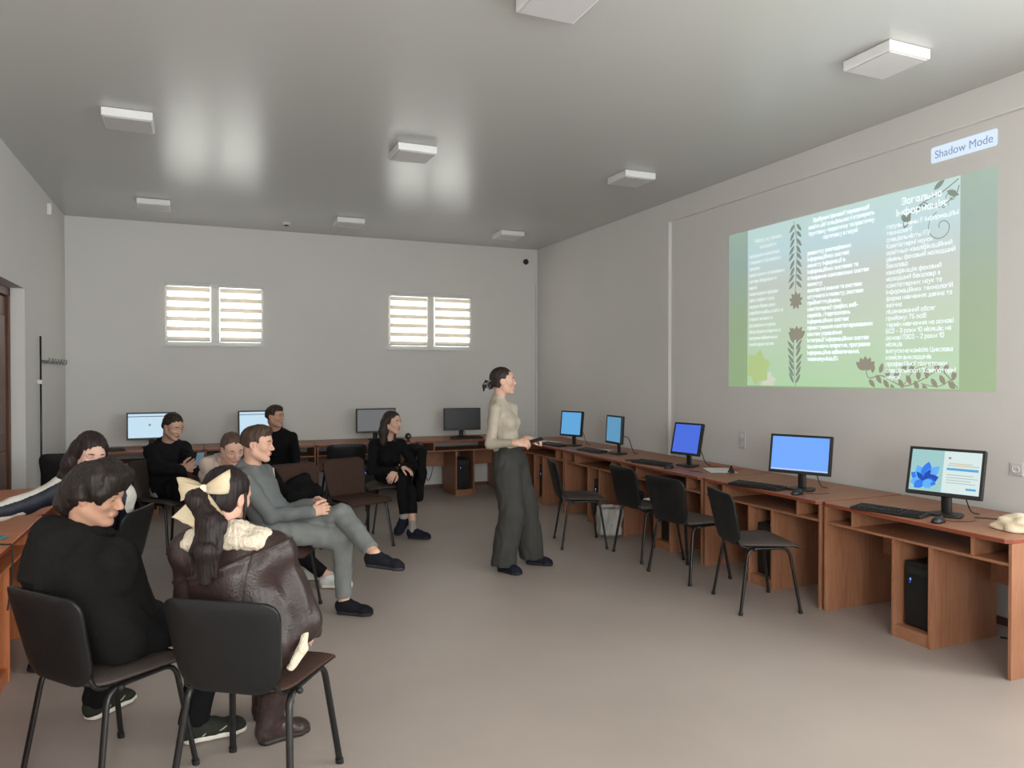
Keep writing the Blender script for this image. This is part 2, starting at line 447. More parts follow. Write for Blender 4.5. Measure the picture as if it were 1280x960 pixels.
def socket(name, lb, y, z, n, x=XR + REC, group='white wall sockets'):
    r = thing(name, lb, 'socket', (x, y, z), 0, group)
    bm = BM(); box(bm, -.012, -.001, -.042, .042, -.042 * n, .042 * n, .005); obj('plate', bm, M['lamp_diffuser'], r)
    for k in range(n):
        zz = (k - (n - 1) / 2) * .083
        bm = BM(); lathe(bm, [(.024, 0), (.024, .004), (.019, .004), (.017, -.001)], 20); bmesh.ops.rotate(bm, cent=(0, 0, 0), matrix=Matrix.Rotation(-PI / 2, 3, 'Y'), verts=bm.verts); bmesh.ops.translate(bm, vec=(-.0125, 0, zz), verts=bm.verts); ri = obj('outlet_ring', bm, M['white_plastic'], r)
        bm = BM()
        for s in (-1, 1): box(bm, -.0175, -.0165, s * .009 - .0025, s * .009 + .0025, zz - .0025, zz + .0025)
        obj('outlet_pins', bm, M['dark'], r)
socket('wall_socket', 'single white wall socket above the near end of the right desks', 3.07, 1.02, 1)
socket('wall_socket', 'double white wall socket between the blue square monitor and the wide blue monitor', 5.64, 1.0, 2)
socket('wall_socket', 'small socket on the far right wall behind the farthest blue monitor', 8.25, 1.06, 1, XR)
# ------------------------------------------------------------------ the projected slide on the right wall
SX = XR + REC - .0025; SY0, SY1, SZ0, SZ1 = 5.85, 3.205, 1.512, 2.985
SW, SH = SY0 - SY1, SZ1 - SZ0
slide = thing('projected_slide', 'green and blue projected slide with three columns of white text on the right wall', 'projected image', (SX, SY0, SZ0))
slide.rotation_euler = Matrix(((0, 0, -1), (-1, 0, 0), (0, 1, 0))).to_euler()

def grad(name, stops, axis=1, size=SH, base=rgb(150, 148, 146)):
    m = bpy.data.materials.new(name); m.use_nodes = True
    nt = m.node_tree; b = nt.nodes['Principled BSDF']
    tc = nt.nodes.new('ShaderNodeTexCoord'); sp = nt.nodes.new('ShaderNodeSeparateXYZ'); mr = nt.nodes.new('ShaderNodeMath'); mr.operation = 'DIVIDE'; mr.inputs[1].default_value = size
    r = nt.nodes.new('ShaderNodeValToRGB'); el = r.color_ramp.elements
    el[0].position, el[0].color = stops[0]; el[1].position, el[1].color = stops[-1]
    for p, c in stops[1:-1]:
        e = el.new(p); e.color = c
    nt.links.new(tc.outputs['Object'], sp.inputs[0]); nt.links.new(sp.outputs[axis], mr.inputs[0]); nt.links.new(mr.outputs[0], r.inputs['Fac'])
    nt.links.new(r.outputs['Color'], b.inputs['Emission Color']); b.inputs['Emission Strength'].default_value = 1.0
    b.inputs['Base Color'].default_value = base; b.inputs['Roughness'].default_value = .8; b.inputs['Specular IOR Level'].default_value = .1
    return m
G_in = grad('slide_picture', [(0, (.30, .52, .28, 1)), (.35, (.38, .50, .36, 1)), (.62, (.41, .46, .42, 1)), (.82, (.37, .54, .58, 1)), (1, (.38, .56, .54, 1))])
G_out = grad('slide_margin', [(0, (.17, .30, .12, 1)), (.45, (.18, .28, .15, 1)), (.8, (.18, .28, .25, 1)), (1, (.20, .32, .25, 1))])
T_white = emit('slide_text', (.78, .88, .92, 1), .95, rgb(150, 148, 146))
T_soft = emit('slide_text_soft', (.66, .78, .74, 1), .85, rgb(150, 148, 146))
T_leaf = emit('slide_leaf', (.24, .29, .25, 1), .8, rgb(96, 96, 92))
T_brown = emit('slide_flower', (.28, .27, .21, 1), .8, rgb(106, 98, 90))
T_pale = emit('slide_pale_flower', (.36, .50, .20, 1), .8, rgb(168, 172, 136))
T_palec = emit('slide_pale_flower_light', (.6, .66, .55, 1), .75, rgb(170, 168, 150))

UI0, UI1 = SY0 - 5.58, SY0 - 3.462
bm = BM(); box(bm, 0, SW, 0, SH, 0, .0006); obj('slide_margin', bm, G_out, slide)
bm = BM(); box(bm, UI0, UI1, .012, SH, .0007, .0011); obj('slide_picture', bm, G_in, slide)
def U(y): return SY0 - y
def font_text(body, u, v, size, m, name='text_block', align='LEFT', lh=1.0, parent=slide, w=.0019, xs=1.0, bold=0.0):
    c = bpy.data.curves.new(name, 'FONT'); c.body = body; c.size = size; c.align_x = align; c.align_y = 'TOP'; c.space_line = lh; c.extrude = 0.0
    t = bpy.data.objects.new(name, c); COL.objects.link(t)
    dg = bpy.context.evaluated_depsgraph_get(); me = bpy.data.meshes.new_from_object(t.evaluated_get(dg)); me.name = name
    COL.objects.unlink(t); bpy.data.objects.remove(t); me.materials.clear()
    if bold:
        b2 = bmesh.new(); b2.from_mesh(me); g = bmesh.ops.duplicate(b2, geom=b2.verts[:] + b2.edges[:] + b2.faces[:])['geom']
        for v_ in g:
            if isinstance(v_, bmesh.types.BMVert): v_.co.x += bold * 1.6; v_.co.z += .00008
        b2.to_mesh(me); b2.free()
    o = link(name, me, m, parent); o.location = (u, v, w); o.scale = (xs, 1, 1)
    return o
z = lambda q: q - SZ0
# plain sans lettering drawn with straight strokes: x, y digit pairs, baseline 2, x-height 6, capitals 8
GLY = {'а': '361605031222 33;3632', 'б': '48280703123243453616 05', 'в': '020626352404;2443 3202', 'г': '020636', 'ґ': '02063637', 'д': '01025251;12164642', 'е': '0444453616050312 3243',
 'є': '4536160503123243;0434', 'ж': '022406;3236;624466;2444', 'з': '051626352414;2433221203', 'и': '06024642', 'і': '0206;0708', 'ї': '1216;0708;2728', 'й': '06024642;18273748', 'к': '0206;460442',
 'л': '0212164642', 'м': '0206234642', 'н': '0206;4246;0444', 'о': '160503123243453616', 'п': '02064642', 'р': '0006;0516364543321203', 'с': '4536160503123243', 'т': '0646;2622', 'у': '0623;461000',
 'ф': '3038;160503125263655616', 'х': '0246;0642', 'ц': '06024246;425251', 'ч': '060444;4642', 'ш': '06026266;3632', 'щ': '06026266;3632;627271', 'ь': '060232433404', 'ю': '0206;0424;362523325263655636',
 'я': '424616051444;2402', "'": '0708', 'З': '071838474635 15;3544433212 03', 'К': '0208;480542', 'Б': '48080232434435 05', 'С': '4738180703123243', 'О': '180703123243473818', 'П': '02084842', 'Ц': '08024248;425251',
 'Р': '02083847463505', 'F': '020848;0535', '0': '180703123243473818', '1': '062822', '2': '071838474602 42', '3': '0718384746351 5;354443321203', '5': '480805354443321203', '7': '084812', '-': '0434', ':': '0203;0506', ';': '0201;0506',
 ',': '0201', '.': '0203', '(': '28060422', ')': '08262402', '"': '0708;1718'}
def text(body, u, v, width, pitch, cap, th, m, name='column_text', align='LEFT', parent=None):
    """lines of lettering on the slide: longest line = width, pitch between lines, cap height, stroke thickness"""
    bm = BM(); k = cap / 6.0; lines = []
    for ln in body.split('\n'):
        x = 0.0; segs = []
        for ch in ln:
            if ch == ' ': x += 2.6; continue
            mxx = 0
            for st in GLY[ch].replace(' ', '').split(';'):
                P = [(int(st[q]), int(st[q + 1])) for q in range(0, len(st), 2)]; mxx = max(mxx, max(p[0] for p in P))
                segs += [((a[0] + x, a[1]), (b[0] + x, b[1])) for a, b in zip(P, P[1:])]
            x += mxx + 1.9
        lines.append((x - 1.9, segs))
    sx = width / max(l[0] for l in lines)
    for n, (w, segs) in enumerate(lines):
        ox = u - (w * sx / 2 if align == 'CENTER' else 0); oy = v - pitch * n - cap * 8 / 6
        for a, b in segs:
            p = Vector((ox + a[0] * sx, oy + a[1] * k, 0)); q = Vector((ox + b[0] * sx, oy + b[1] * k, 0)); d = (q - p).normalized() * th / 2; nn = Vector((-d.y, d.x, 0))
            bm.faces.new([bm.verts.new(c + Vector((0, 0, .0019))) for c in (p - d - nn, q + d - nn, q + d + nn, p - d + nn)])
    me = bpy.data.meshes.new(name); bm.to_mesh(me); bm.free()
    return link(name, me, m, slide)
text('Загальна\nінформація:', U(3.76), z(2.925), .40, .075, .046, .0085, T_white, 'title_text', 'CENTER')
text("галузь знань: F Інформаційні\nтехнології\nспеціальність: F3\nКомп'ютерні науки\nосвітньо-кваліфікаційний\nрівень: фаховий молодший\nбакалавр\nкваліфікація: фаховий\nмолодший бакалавр з\nкомп'ютерних наук та\nінформаційних технологій\nформа навчання: денна та\nзаочна\nліцензований обсяг\nприйому: 75 осіб\nтермін навчання: на основі\nБСО - 3 роки 10 місяців; на\nоснові ПЗСО - 2 роки 10\nмісяців\nвипускна комісія: Циклова\nкомісія викладачів\nпрофесійної підготовки\nспеціальності \"Комп'ютерні\nнауки\"".replace('Інф', 'інф'),
     U(4.045), z(2.755), .57, .0492, .031, .0052, T_white)
text("Здобувачі фахової передвищої\nосвіти цієї спеціальності отримують\nґрунтовну теоретичну та практичну\nпідготовку в галузі:", U(4.49), z(2.945), .66, .0535, .030, .0070, T_white, 'intro_text', 'CENTER')
text("розвитку розподілених\nінформаційних систем;\nзахисту інформації в\nінформаційних системах та\nстворення комплексних систем\nзахисту;\nекспертні знання та системи\nштучного інтелекту, системи\nприйняття рішень;\nкомп'ютерної графіки, веб-\nсервісів, гіперпосилань\nінформаційних систем;\nпроєктування комп'ютеризованих\nсистем управління;\nінтеграції інформаційних систем\n(включаючи апаратне, програмне\nінформаційне забезпечення,\nтелекомунікації).",
     U(4.83), z(2.675), .66, .0530, .030, .0074, T_white)
text('Робота, яку зможеш\nвиконувати:', U(5.31), z(2.885), .34, .062, .030, .0065, T_soft, 'title_text', 'CENTER')
text("програмувати комп'ютери;\nстворювати і підтримувати\nпрограми;\nадмініструвати та оновлювати\nсистеми, обладнання та\nмережі;\nналаштовувати програми\nофісні, графічні та інші;\nкерувати базами даних\nрозробляти мобільні сайти та\nінтернет магазини та\nпідтримувати сторінки;\nобслуговувати апаратне та\nпрограмне забезпечення\nкомп'ютерних систем",
     U(5.555), z(2.75), .45, .0590, .028, .0062, T_soft)

def leaf_pts(u, v, L, wd, ang, n=7):
    out = []
    for s in (1, -1):
        for k in range(n + 1):
            t = k / n if s > 0 else 1 - k / n
            a = t * L; b = s * wd * math.sin(PI * t) ** .8 * (1 - .25 * t)
            out.append((u + a * math.cos(ang) - b * math.sin(ang), v + a * math.sin(ang) + b * math.cos(ang)))
    return out[:-1]
P3 = lambda u, v, w: (u, v, .0012 + w)
def leaves(bm, items):
    for it in items: flat(bm, [(min(UI1 - .002, p[0]), min(SH - .002, max(.014, p[1]))) for p in leaf_pts(*it)], P3, .0003)
def stem(bm, pts, r=.004):
    pp = spline([(p[0], p[1], 0) for p in pts], 6)
    for i in range(len(pp) - 1):
        a, b = pp[i], pp[i + 1]; d = (b - a).normalized(); nrm = Vector((-d.y, d.x, 0)) * r
        flat(bm, [(a - nrm)[:2], (b - nrm)[:2], (b + nrm)[:2], (a + nrm)[:2]], P3, .0002)
rnd = random.Random(3)
# leafy garland between the first two columns
bm = BM(); cu = U(4.975)
stem(bm, [(cu - .02, SH - .02), (cu + .02, SH - .25), (cu, z(2.32))], .003)
it = []
for k in range(9):
    v = SH - .03 - k * .062
    for s in (-1, 1): it.append((cu + s * .012, v - .02, .085 + .015 * rnd.random(), .017, -PI / 2 + s * (.55 + .25 * rnd.random())))
leaves(bm, it); obj('leaf_garland', bm, T_leaf, slide)
bm = BM(); it = []; stem(bm, [(cu, z(2.0)), (cu - .02, z(1.8)), (cu + .01, z(1.53))], .003)
for k in range(8):
    v = z(1.55) + k * .058
    for s in (-1, 1): it.append((cu + s * .012, v, .095 + .02 * rnd.random(), .017, PI / 2 - s * (.5 + .25 * rnd.random())))
leaves(bm, it); obj('leaf_garland', bm, T_leaf, slide)
def bloom(u, v, r, n, m, name, open_=PI * 1.1):
    bm = BM()
    for k in range(n):
        a = PI / 2 + (k - (n - 1) / 2) * open_ / n
        flat(bm, leaf_pts(u, v, r, r * .28, a), lambda x, y, w, q=k: (x, y, .0014 + q * .00006 + w), .0002)
    obj(name, bm, m, slide)
bloom(cu + .02, z(1.93), .12, 5, T_brown, 'flower', PI * .75); bloom(cu + .01, z(2.27), .08, 9, T_brown, 'flower', 2 * PI); bloom(U(4.235), z(1.66), .11, 5, T_brown, 'flower', PI * .75)
bm = BM()
stem(bm, [(U(4.235), z(1.68)), (U(4.2), z(1.60)), (U(4.08), z(1.615)), (U(3.9), z(1.54)), (U(3.75), z(1.585)), (U(3.6), z(1.65)), (U(3.47), z(1.53))], .004)
stem(bm, [(U(3.9), z(1.54)), (U(3.8), z(1.66)), (U(3.66), z(1.70))], .003); stem(bm, [(U(3.75), z(1.56)), (U(3.62), z(1.54)), (U(3.5), z(1.60))], .003)
it = []
for k in range(22):
    y = 4.2 - k * .033; v = z(1.60 + .035 * math.sin(k * .8)); s = 1 if k % 2 else -1
    it.append((U(y), v + s * .012, .082, .022, s * (1.0 + .4 * rnd.random()) + .2))
leaves(bm, it); obj('floral_border', bm, T_brown, slide)
# scroll in the upper right corner
def spiral(u, v, r0, turns, ph, s=1, rr=.004):
    bm = BM(); stem(bm, [(u + r0 * (1 - t / 26) * math.cos(ph + s * turns * 2 * PI * t / 26), v + r0 * (1 - t / 26) * math.sin(ph + s * turns * 2 * PI * t / 26)) for t in range(24)], rr); obj('scroll_curl', bm, T_leaf, slide)
obj('scroll_ornament', bm, T_leaf, slide) if False else None
spiral(U(3.60), z(2.66), .115, 1.4, PI * .6, 1, .003); spiral(U(3.525), z(2.85), .045, 1.2, PI, -1, .003); spiral(U(3.58), z(2.80), .03, 1.1, 0, 1, .003)
bm = BM()
stem(bm, [(U(3.90), z(2.73)), (U(3.84), z(2.80)), (U(3.74), z(2.86)), (U(3.6), z(2.90)), (U(3.475), z(2.965))]); stem(bm, [(U(3.74), z(2.86)), (U(3.62), z(2.80)), (U(3.5), z(2.86)), (U(3.47), z(2.92))])
leaves(bm, [(U(3.90), z(2.70), .12, .03, 1.1), (U(3.87), z(2.74), .09, .025, 2.2), (U(3.80), z(2.82), .08, .022, .2), (U(3.66), z(2.93), .1, .022, .6), (U(3.56), z(2.90), .1, .024, -.5)])
obj('scroll_ornament', bm, T_leaf, slide)
# pale flower in the lower left corner
for (u, v, r, m_) in ((U(5.44), z(1.69), .17, T_pale), (U(5.30), z(1.56), .10, T_palec)):
    bm = BM()
    for k in range(6):
        a = k * PI / 3 + .3; rr = r
        pts = [(max(UI0 + .002, p[0]), max(.014, p[1])) for p in leaf_pts(u, v, rr, rr * .42, a)]
        flat(bm, pts, lambda x, y, w, q=k: (x, y, .0013 + q * .00005 + w), .0002)
    obj('pale_flower', bm, m_, slide)

sm = thing('shadow_mode_caption', 'pale blue projected caption reading Shadow Mode above the slide', 'projected image', (SX, 3.685, 3.118))
sm.rotation_euler = slide.rotation_euler
bm = BM(); pl = [(p[0] + .2375, p[1]) for p in rrect(.475, .475, .112, .018)]
flat(bm, pl, lambda u, v, w: (u, v, w), .0008); obj('caption_plate', bm, emit('caption_plate', (.52, .66, .82, 1), .9, rgb(170, 170, 172)), sm)
font_text('Shadow Mode', .2375, .092, .078, emit('caption_letters', (.22, .34, .55, 1), .6, rgb(120, 124, 140)), 'caption_text', 'CENTER', parent=sm, w=.0009, xs=.93, bold=.0008)

# ------------------------------------------------------------------ computer desks
def make_desk(w, label, group, mw, mv, depth=.8, cab=(-.10, .15), name='computer_desk'):
    r = thing(name, label, 'desk', (0, 0, 0), 0, group)
    t = .018; h = .75; sz = .602; hw = w / 2
    bm = BM()
    c = .03; o = [(-hw + c, 0), (hw - c, 0), (hw, c), (hw, depth), (-hw, depth), (-hw, c)]
    a = [bm.verts.new((p[0], p[1], h)) for p in o]; b = [bm.verts.new((p[0], p[1], h - .025)) for p in o]
    bm.faces.new(a); bm.faces.new(b[::-1])
    for j in range(6): bm.faces.new((a[j], b[j], b[(j + 1) % 6], a[(j + 1) % 6])).material_index = 1
    bmesh.ops.bevel(bm, geom=[e for e in bm.edges if abs(e.verts[0].co.z - e.verts[1].co.z) < 1e-6], offset=.003, segments=1, affect='EDGES')
    obj('desktop', bm, [mw, M['wood_edge']], r)
    for s in (-1, 1):
        bm = BM(); x = s * (hw - .003); box(bm, min(x, x - s * t), max(x, x - s * t), .02, .70, 0, h - .0255, .0015); obj('side_panel', bm, mv, r)
    bm = BM(); box(bm, -hw + .0215, hw - .0215, .028, .55, sz, sz + .016, .0015); obj('shelf', bm, mw, r)
    for x in (-hw + .23, hw - .23):
        bm = BM(); box(bm, x - .008, x + .008, .03, .54, sz + .0165, h - .0255, .001); obj('shelf_divider', bm, mv, r)
    x0, x1 = cab
    for x in (x0, x1):
        bm = BM(); box(bm, x - .009, x + .009, .032, .62, 0, sz - .0005, .0015); obj('cabinet_panel', bm, mv, r)
    bm = BM(); box(bm, x0 + .0095, x1 - .0095, .04, .056, 0, .075, .001); obj('plinth', bm, mw, r)
    bm = BM(); box(bm, x0 + .0095, x1 - .0095, .057, .62, .059, .075, .001); obj('cabinet_floor', bm, mw, r)
    for a, b in ((-hw + .0215, x0 - .0095), (x1 + .0095, hw - .0215)):
        bm = BM(); box(bm, a, b, .56, .576, .35, sz + .016, .0015); obj('modesty_panel', bm, mw, r)
    return r
DR = -PI / 2
FX = 3.94
dg = 'computer desks along the right wall'
desk0 = make_desk(1.28, 'nearest orange-brown computer desk on the right, its empty knee space and dark tower fully visible', dg, M['wood'], M['wood_v'])
desk0.location = (FX, 3.19, 0); desk0.rotation_euler = (0, 0, DR)
for y, lb in ((4.495, 'second orange-brown desk on the right from the camera, under the wide blue monitor'),
              (5.80, 'third orange-brown desk on the right, under the square deep-blue monitor'),
              (7.09, 'fourth brown desk on the right, under the light blue monitor turned edge-on')):
    dup(desk0, (FX, y, 0), DR, lb)
dk = make_desk(1.62, 'long brown corner desk at the far end of the right row behind the standing woman', dg, M['wood'], M['wood_v'], cab=(-.05, .20))
dk.location = (FX, 8.555, 0); dk.rotation_euler = (0, 0, DR)
BY = 9.385
bg = 'computer desks along the back wall'
for x, lb in ((3.30, 'brown back-wall desk under the switched-off black monitor'),
              (2.01, 'brown back-wall desk behind the seated woman in black'),
              (.72, 'brown back-wall desk behind the man in the black turtleneck'),
              (-.57, 'brown back-wall desk at the left end, behind the man looking at a phone')):
    dup(desk0, (x, BY, 0), 0, lb, bg)
lg = 'orange desks along the left wall'
ld = make_desk(1.28, 'orange desk at the left edge beside the man in the black hoodie', lg, M['wood_orange'], M['wood_orange_v'], depth=.54, cab=(-.36, -.11))
LFX = -.885
for ch in ld.children: ch.scale = (1, 1, 1)
ld.location = (LFX, 4.74, 0); ld.rotation_euler = (0, 0, PI / 2)
for ch in list(ld.children):           # a shallower desk: trim what would stand in the wall
    for v in ch.data.vertices:
        if v.co.y > .3: v.co.y = min(v.co.y, .535) if ch.name.startswith('desktop') else .3 + (v.co.y - .3) * .55
dup(ld, (LFX, 6.03, 0), PI / 2, 'orange desk farther along the left wall, beyond the navy sleeve', lg)
dup(ld, (LFX, 3.45, 0), PI / 2, 'orange desk end nearest the camera, cut off by the left edge of the photo', lg)

# ------------------------------------------------------------------ computers
def make_tower(label):
    r = thing('computer_tower', label, 'computer', (0, 0, 0), 0, 'computer towers in the desk cabinets')
    bm = BM(); box(bm, -.085, .085, .03, .45, .006, .40, .006); obj('case', bm, M['black_plastic'], r)
    bm = BM(); box(bm, -.087, .087, 0, .0295, .004, .402, .01); fp = obj('front_panel', bm, M['chair_plastic'], r)
    bm = BM(); box(bm, -.07, .07, -.003, .0, .33, .37, .002); obj('drive_cover', bm, M['black_plastic'], fp)
    bm = BM(); box(bm, -.05, -.042, -.004, .0, .285, .30, .001); box(bm, -.05, -.046, -.004, .0, .27, .275, .001); obj('power_light', bm, emit('blue_led', (.12, .25, 1, 1), 1.6), fp)
    for x in (-.06, .06):
        for y in (.06, .40):
            bm = BM(); lathe(bm, [(.012, 0), (.012, .006)], 12, (x, y, 0)); obj('foot', bm, M['dark'], r)
    return r
tw = make_tower('black computer tower in the cabinet of the nearest right desk')
tw.location = (FX + .09, 3.165, .0755); tw.rotation_euler = (0, 0, DR)
for y, q in ((4.47, 'second desk from the camera on the right'), (5.775, 'third right desk'), (7.065, 'fourth right desk')):
    dup(tw, (FX + .09, y, .0755), DR, 'black computer tower in the cabinet of the %s' % q)
dup(tw, (FX + .09, 8.48, .0755), DR, 'black computer tower in the corner desk behind the standing woman')
for x, q in ((3.325, 'under the switched-off monitor at the back'), (2.035, 'in the back desk behind the seated woman in black'), (.745, 'in the back desk behind the black turtleneck'), (-.545, 'with a tiny blue light in the left back desk')):
    dup(tw, (x, BY + .09, .0755), 0, 'black computer tower ' + q)

def make_monitor(label, w, h, screen, tilt=10, lift=.10, group='computer monitors', back=False):
    r = thing('monitor', label, 'monitor', (0, 0, 0), 0, group)
    T = Matrix.Translation((0, 0, lift)) @ Matrix.Rotation(math.radians(-tilt), 4, 'X')
    b = .017
    bm = BM(); box(bm, -w / 2, w / 2, .0, .032, 0, h, .006)
    box(bm, -w * .3, w * .3, .03, .052, h * .2, h * .75, .01)
    bmesh.ops.transform(bm, matrix=T, verts=bm.verts); obj('housing', bm, M['black_plastic'], r)
    bm = BM()
    for a in ((-w / 2, w / 2, h - b, h), (-w / 2, w / 2, 0, b * 1.35), (-w / 2, -w / 2 + b, b * 1.35, h - b), (w / 2 - b, w / 2, b * 1.35, h - b)):
        box(bm, a[0], a[1], -.006, -.0002, a[2], a[3], .002)
    bmesh.ops.transform(bm, matrix=T, verts=bm.verts); obj('bezel', bm, M['black_plastic'], r)
    bm = BM(); box(bm, -w / 2 + b, w / 2 - b, -.0025, -.0003, b * 1.35, h - b)
    bmesh.ops.transform(bm, matrix=T, verts=bm.verts); sc = obj('screen', bm, screen, r)
    bm = BM(); tube(bm, rounded([(0, .075, .012), (0, .07, lift * .7), (0, .052 + .3 * h * math.sin(math.radians(tilt)), lift + h * .35)], .05), .032, 12, .014, up=(1, 0, 0)); obj('stand_neck', bm, M['black_plastic'], r, auto=40)
    bm = BM(); ol = rrect(.22, .16, .17, .05)
    panel(bm, ol, lambda u, v, s, sd: (u, v - .02, (.014 if sd > 0 else 0) + (.004 * (1 - s ** 4) if sd > 0 else 0)), 5); obj('stand_base', bm, M['black_plastic'], r)
    bm = BM(); tube(bm, spline([(.03, .09, lift + h * .25), (.05, .16, lift + .06), (.09, .2, .03), (.13, .23, .006)], 8), .004, 6); obj('cable', bm, M['dark'], r)
    return r, T, sc

S_blue = emit('screen_cornflower', (.17, .40, 1, 1), 1.0)
S_deep = emit('screen_deep_blue', (.075, .17, .80, 1), .9)
S_sky = emit('screen_sky_blue', (.13, .42, .78, 1), .9)
S_sky2 = emit('screen_sky_blue_dim', (.14, .38, .62, 1), .8)
S_win = emit('screen_pale', (.58, .78, .92, 1), .95)
S_dark = mat('screen_off', rgb(38, 42, 44), .25, .5)
S_grey = emit('screen_grey', (.25, .26, .265, 1), .55, rgb(60, 60, 62))
DZ = .7503
def put(o, x, y, rz): o.location = (x, y, DZ); o.rotation_euler = (0, 0, math.radians(rz))
m1, _, _ = make_monitor('square light blue monitor farthest along the right wall, beside the corner', .355, .31, S_sky, 6, .12); put(m1, 4.22, 8.08, -71)
m2, _, _ = make_monitor('light blue monitor on the right desks turned nearly edge-on to the camera', .355, .31, S_sky2, 3, .115); put(m2, 4.22, 7.06, -93)
m3, _, _ = make_monitor('square deep blue monitor third from the camera on the right desks', .345, .31, S_deep, 13, .11); put(m3, 4.27, 5.84, -78)
m4, T4, s4 = make_monitor('wide cornflower blue monitor second from the camera on the right desks', .465, .295, S_blue, 10, .125); put(m4, 4.17, 4.28, -66)
bm = BM(); box(bm, -.225, .225, -.0032, -.0027, .0235, .034); bmesh.ops.transform(bm, matrix=T4, verts=bm.verts); obj('taskbar', bm, emit('taskbar', (.55, .7, 1, 1), .9), s4)
m5, T5, s5 = make_monitor('wide monitor nearest the camera, blue ribbon flower beside a white dialog', .43, .30, emit('screen_teal', (.36, .62, .62, 1), .95), 15, .125); put(m5, 4.21, 3.14, -73)
# picture on the nearest screen: white dialog on the right, blue ribbon bloom on the left
def scr(name, pts, m, d=.0003, T=T5, par=s5):
    bm = BM(); flat(bm, pts, lambda u, v, w: (u, -.0026 - d - w, v), .0002); bmesh.ops.transform(bm, matrix=T, verts=bm.verts); return obj(name, bm, m, par)
R4 = lambda a, b, c, d: [(a, c), (b, c), (b, d), (a, d)]
scr('dialog_panel', R4(-.01, .205, .0235, .282), emit('dialog_white', (.72, .85, .83, 1), .95), .0001)
scr('dialog_bar', R4(.01, .185, .165, .18), emit('dialog_blue', (.1, .42, .75, 1), .9))
scr('dialog_button', R4(.125, .18, .05, .063), bpy.data.materials['dialog_blue'])
scr('dialog_icon', R4(.015, .03, .235, .246), emit('dialog_grey', (.3, .34, .36, 1), .8))
for k, (a, b, v) in enumerate(((.02, .15, .205), (.012, .185, .193), (.012, .16, .135), (.012, .185, .118), (.012, .15, .102), (.012, .175, .086))):
    scr('dialog_text_line', R4(a, b, v, v + .0045), emit('dialog_line_%d' % k, (.75, .55, .3, 1) if k < 2 else (.5, .62, .62, 1), .8))
bl1, bl2, bl3 = emit('bloom_blue', (.03, .22, .92, 1), .9), emit('bloom_light', (.12, .45, 1, 1), .95), emit('bloom_dark', (.01, .08, .55, 1), .8)
cxy = (-.115, .085); k = 0
for ang, L, wd, m_ in ((150, .09, .034, bl1), (115, .105, .036, bl2), (80, .125, .036, bl1), (50, .13, .034, bl2), (20, .09, .034, bl3), (-10, .075, .03, bl1), (190, .08, .032, bl2), (222, .07, .03, bl1), (-45, .06, .028, bl2), (65, .085, .018, bl3), (130, .07, .016, bl3), (0, .055, .014, bl2)):
    pts = [(min(-.012, max(-.204, p[0])), min(.28, max(.024, p[1]))) for p in leaf_pts(cxy[0], cxy[1], L, wd, math.radians(ang))]
    scr('ribbon_petal', pts, m_, .0003 + k * .00008); k += 1

for (x, lb, scm, rz) in ((-.50, 'pale browser monitor at the left end of the back desks, dark icon on page', S_win, 4), (.74, 'pale browser monitor at the back half hidden by the man in the black turtleneck', S_win, 3)):
    mm, Tm, sm_ = make_monitor(lb, .535, .325, scm, 5); put(mm, x, 9.83, rz)
    bm = BM(); box(bm, -.25, .25, -.0034, -.0028, .272, .281); bmesh.ops.transform(bm, matrix=Tm, verts=bm.verts); obj('toolbar', bm, emit('toolbar_line', (.12, .16, .24, 1), .8), sm_)
    if x < 0:
        bm = BM(); lathe(bm, [(.014, 0), (.014, .0004)], 20); bmesh.ops.rotate(bm, cent=(0, 0, 0), matrix=Matrix.Rotation(PI / 2, 3, 'X'), verts=bm.verts); bmesh.ops.translate(bm, vec=(-.02, -.0028, .175), verts=bm.verts); bmesh.ops.transform(bm, matrix=Tm, verts=bm.verts); obj('page_icon', bm, bpy.data.materials['dialog_grey'], sm_)
mm, _, _ = make_monitor('grey-screened monitor on the back wall behind the seated woman in black', .535, .325, S_grey, 2); put(mm, 2.21, 9.83, 0)
mm, _, _ = make_monitor('switched-off black monitor at the right end of the back wall', .53, .31, S_dark, 2); put(mm, 3.42, 9.80, -4)

def make_keyboard(label):
    r = thing('keyboard', label, 'keyboard', (0, 0, 0), 0, 'black keyboards')
    bm = BM(); box(bm, -.22, .22, -.07, .07, 0.001, .018, .006)
    for v in bm.verts:
        if v.co.z > .01: v.co.z += .012 * (v.co.y + .07) / .14
    obj('body', bm, M['black_plastic'], r)
    bm = BM()
    for j in range(5):
        for i in range(15):
            if j == 0 and 4 <= i <= 9: continue
            x = -.2 + i * .0195 + (.006 * (j % 2)); y = -.052 + j * .0235; zz = .0185 + .012 * (y + .07) / .14
            box(bm, x, x + .016, y - .0085, y + .0085, zz - .001, zz + .005, .0015, 1)
        for i in range(4):
            x = .11 + i * .024; y = -.052 + j * .0235; zz = .0185 + .012 * (y + .07) / .14
            box(bm, x, x + .019, y - .0085, y + .0085, zz - .001, zz + .005, .0015, 1)
    y = -.052; zz = .0185 + .012 * (y + .07) / .14
    box(bm, -.11, -.01, y - .0085, y + .0085, zz - .001, zz + .005, .0015, 1)
    obj('keys', bm, M['chair_steel'], r)
    return r
kb = make_keyboard('black keyboard in front of the nearest monitor, mouse at its right end'); put(kb, 4.02, 3.36, -76)
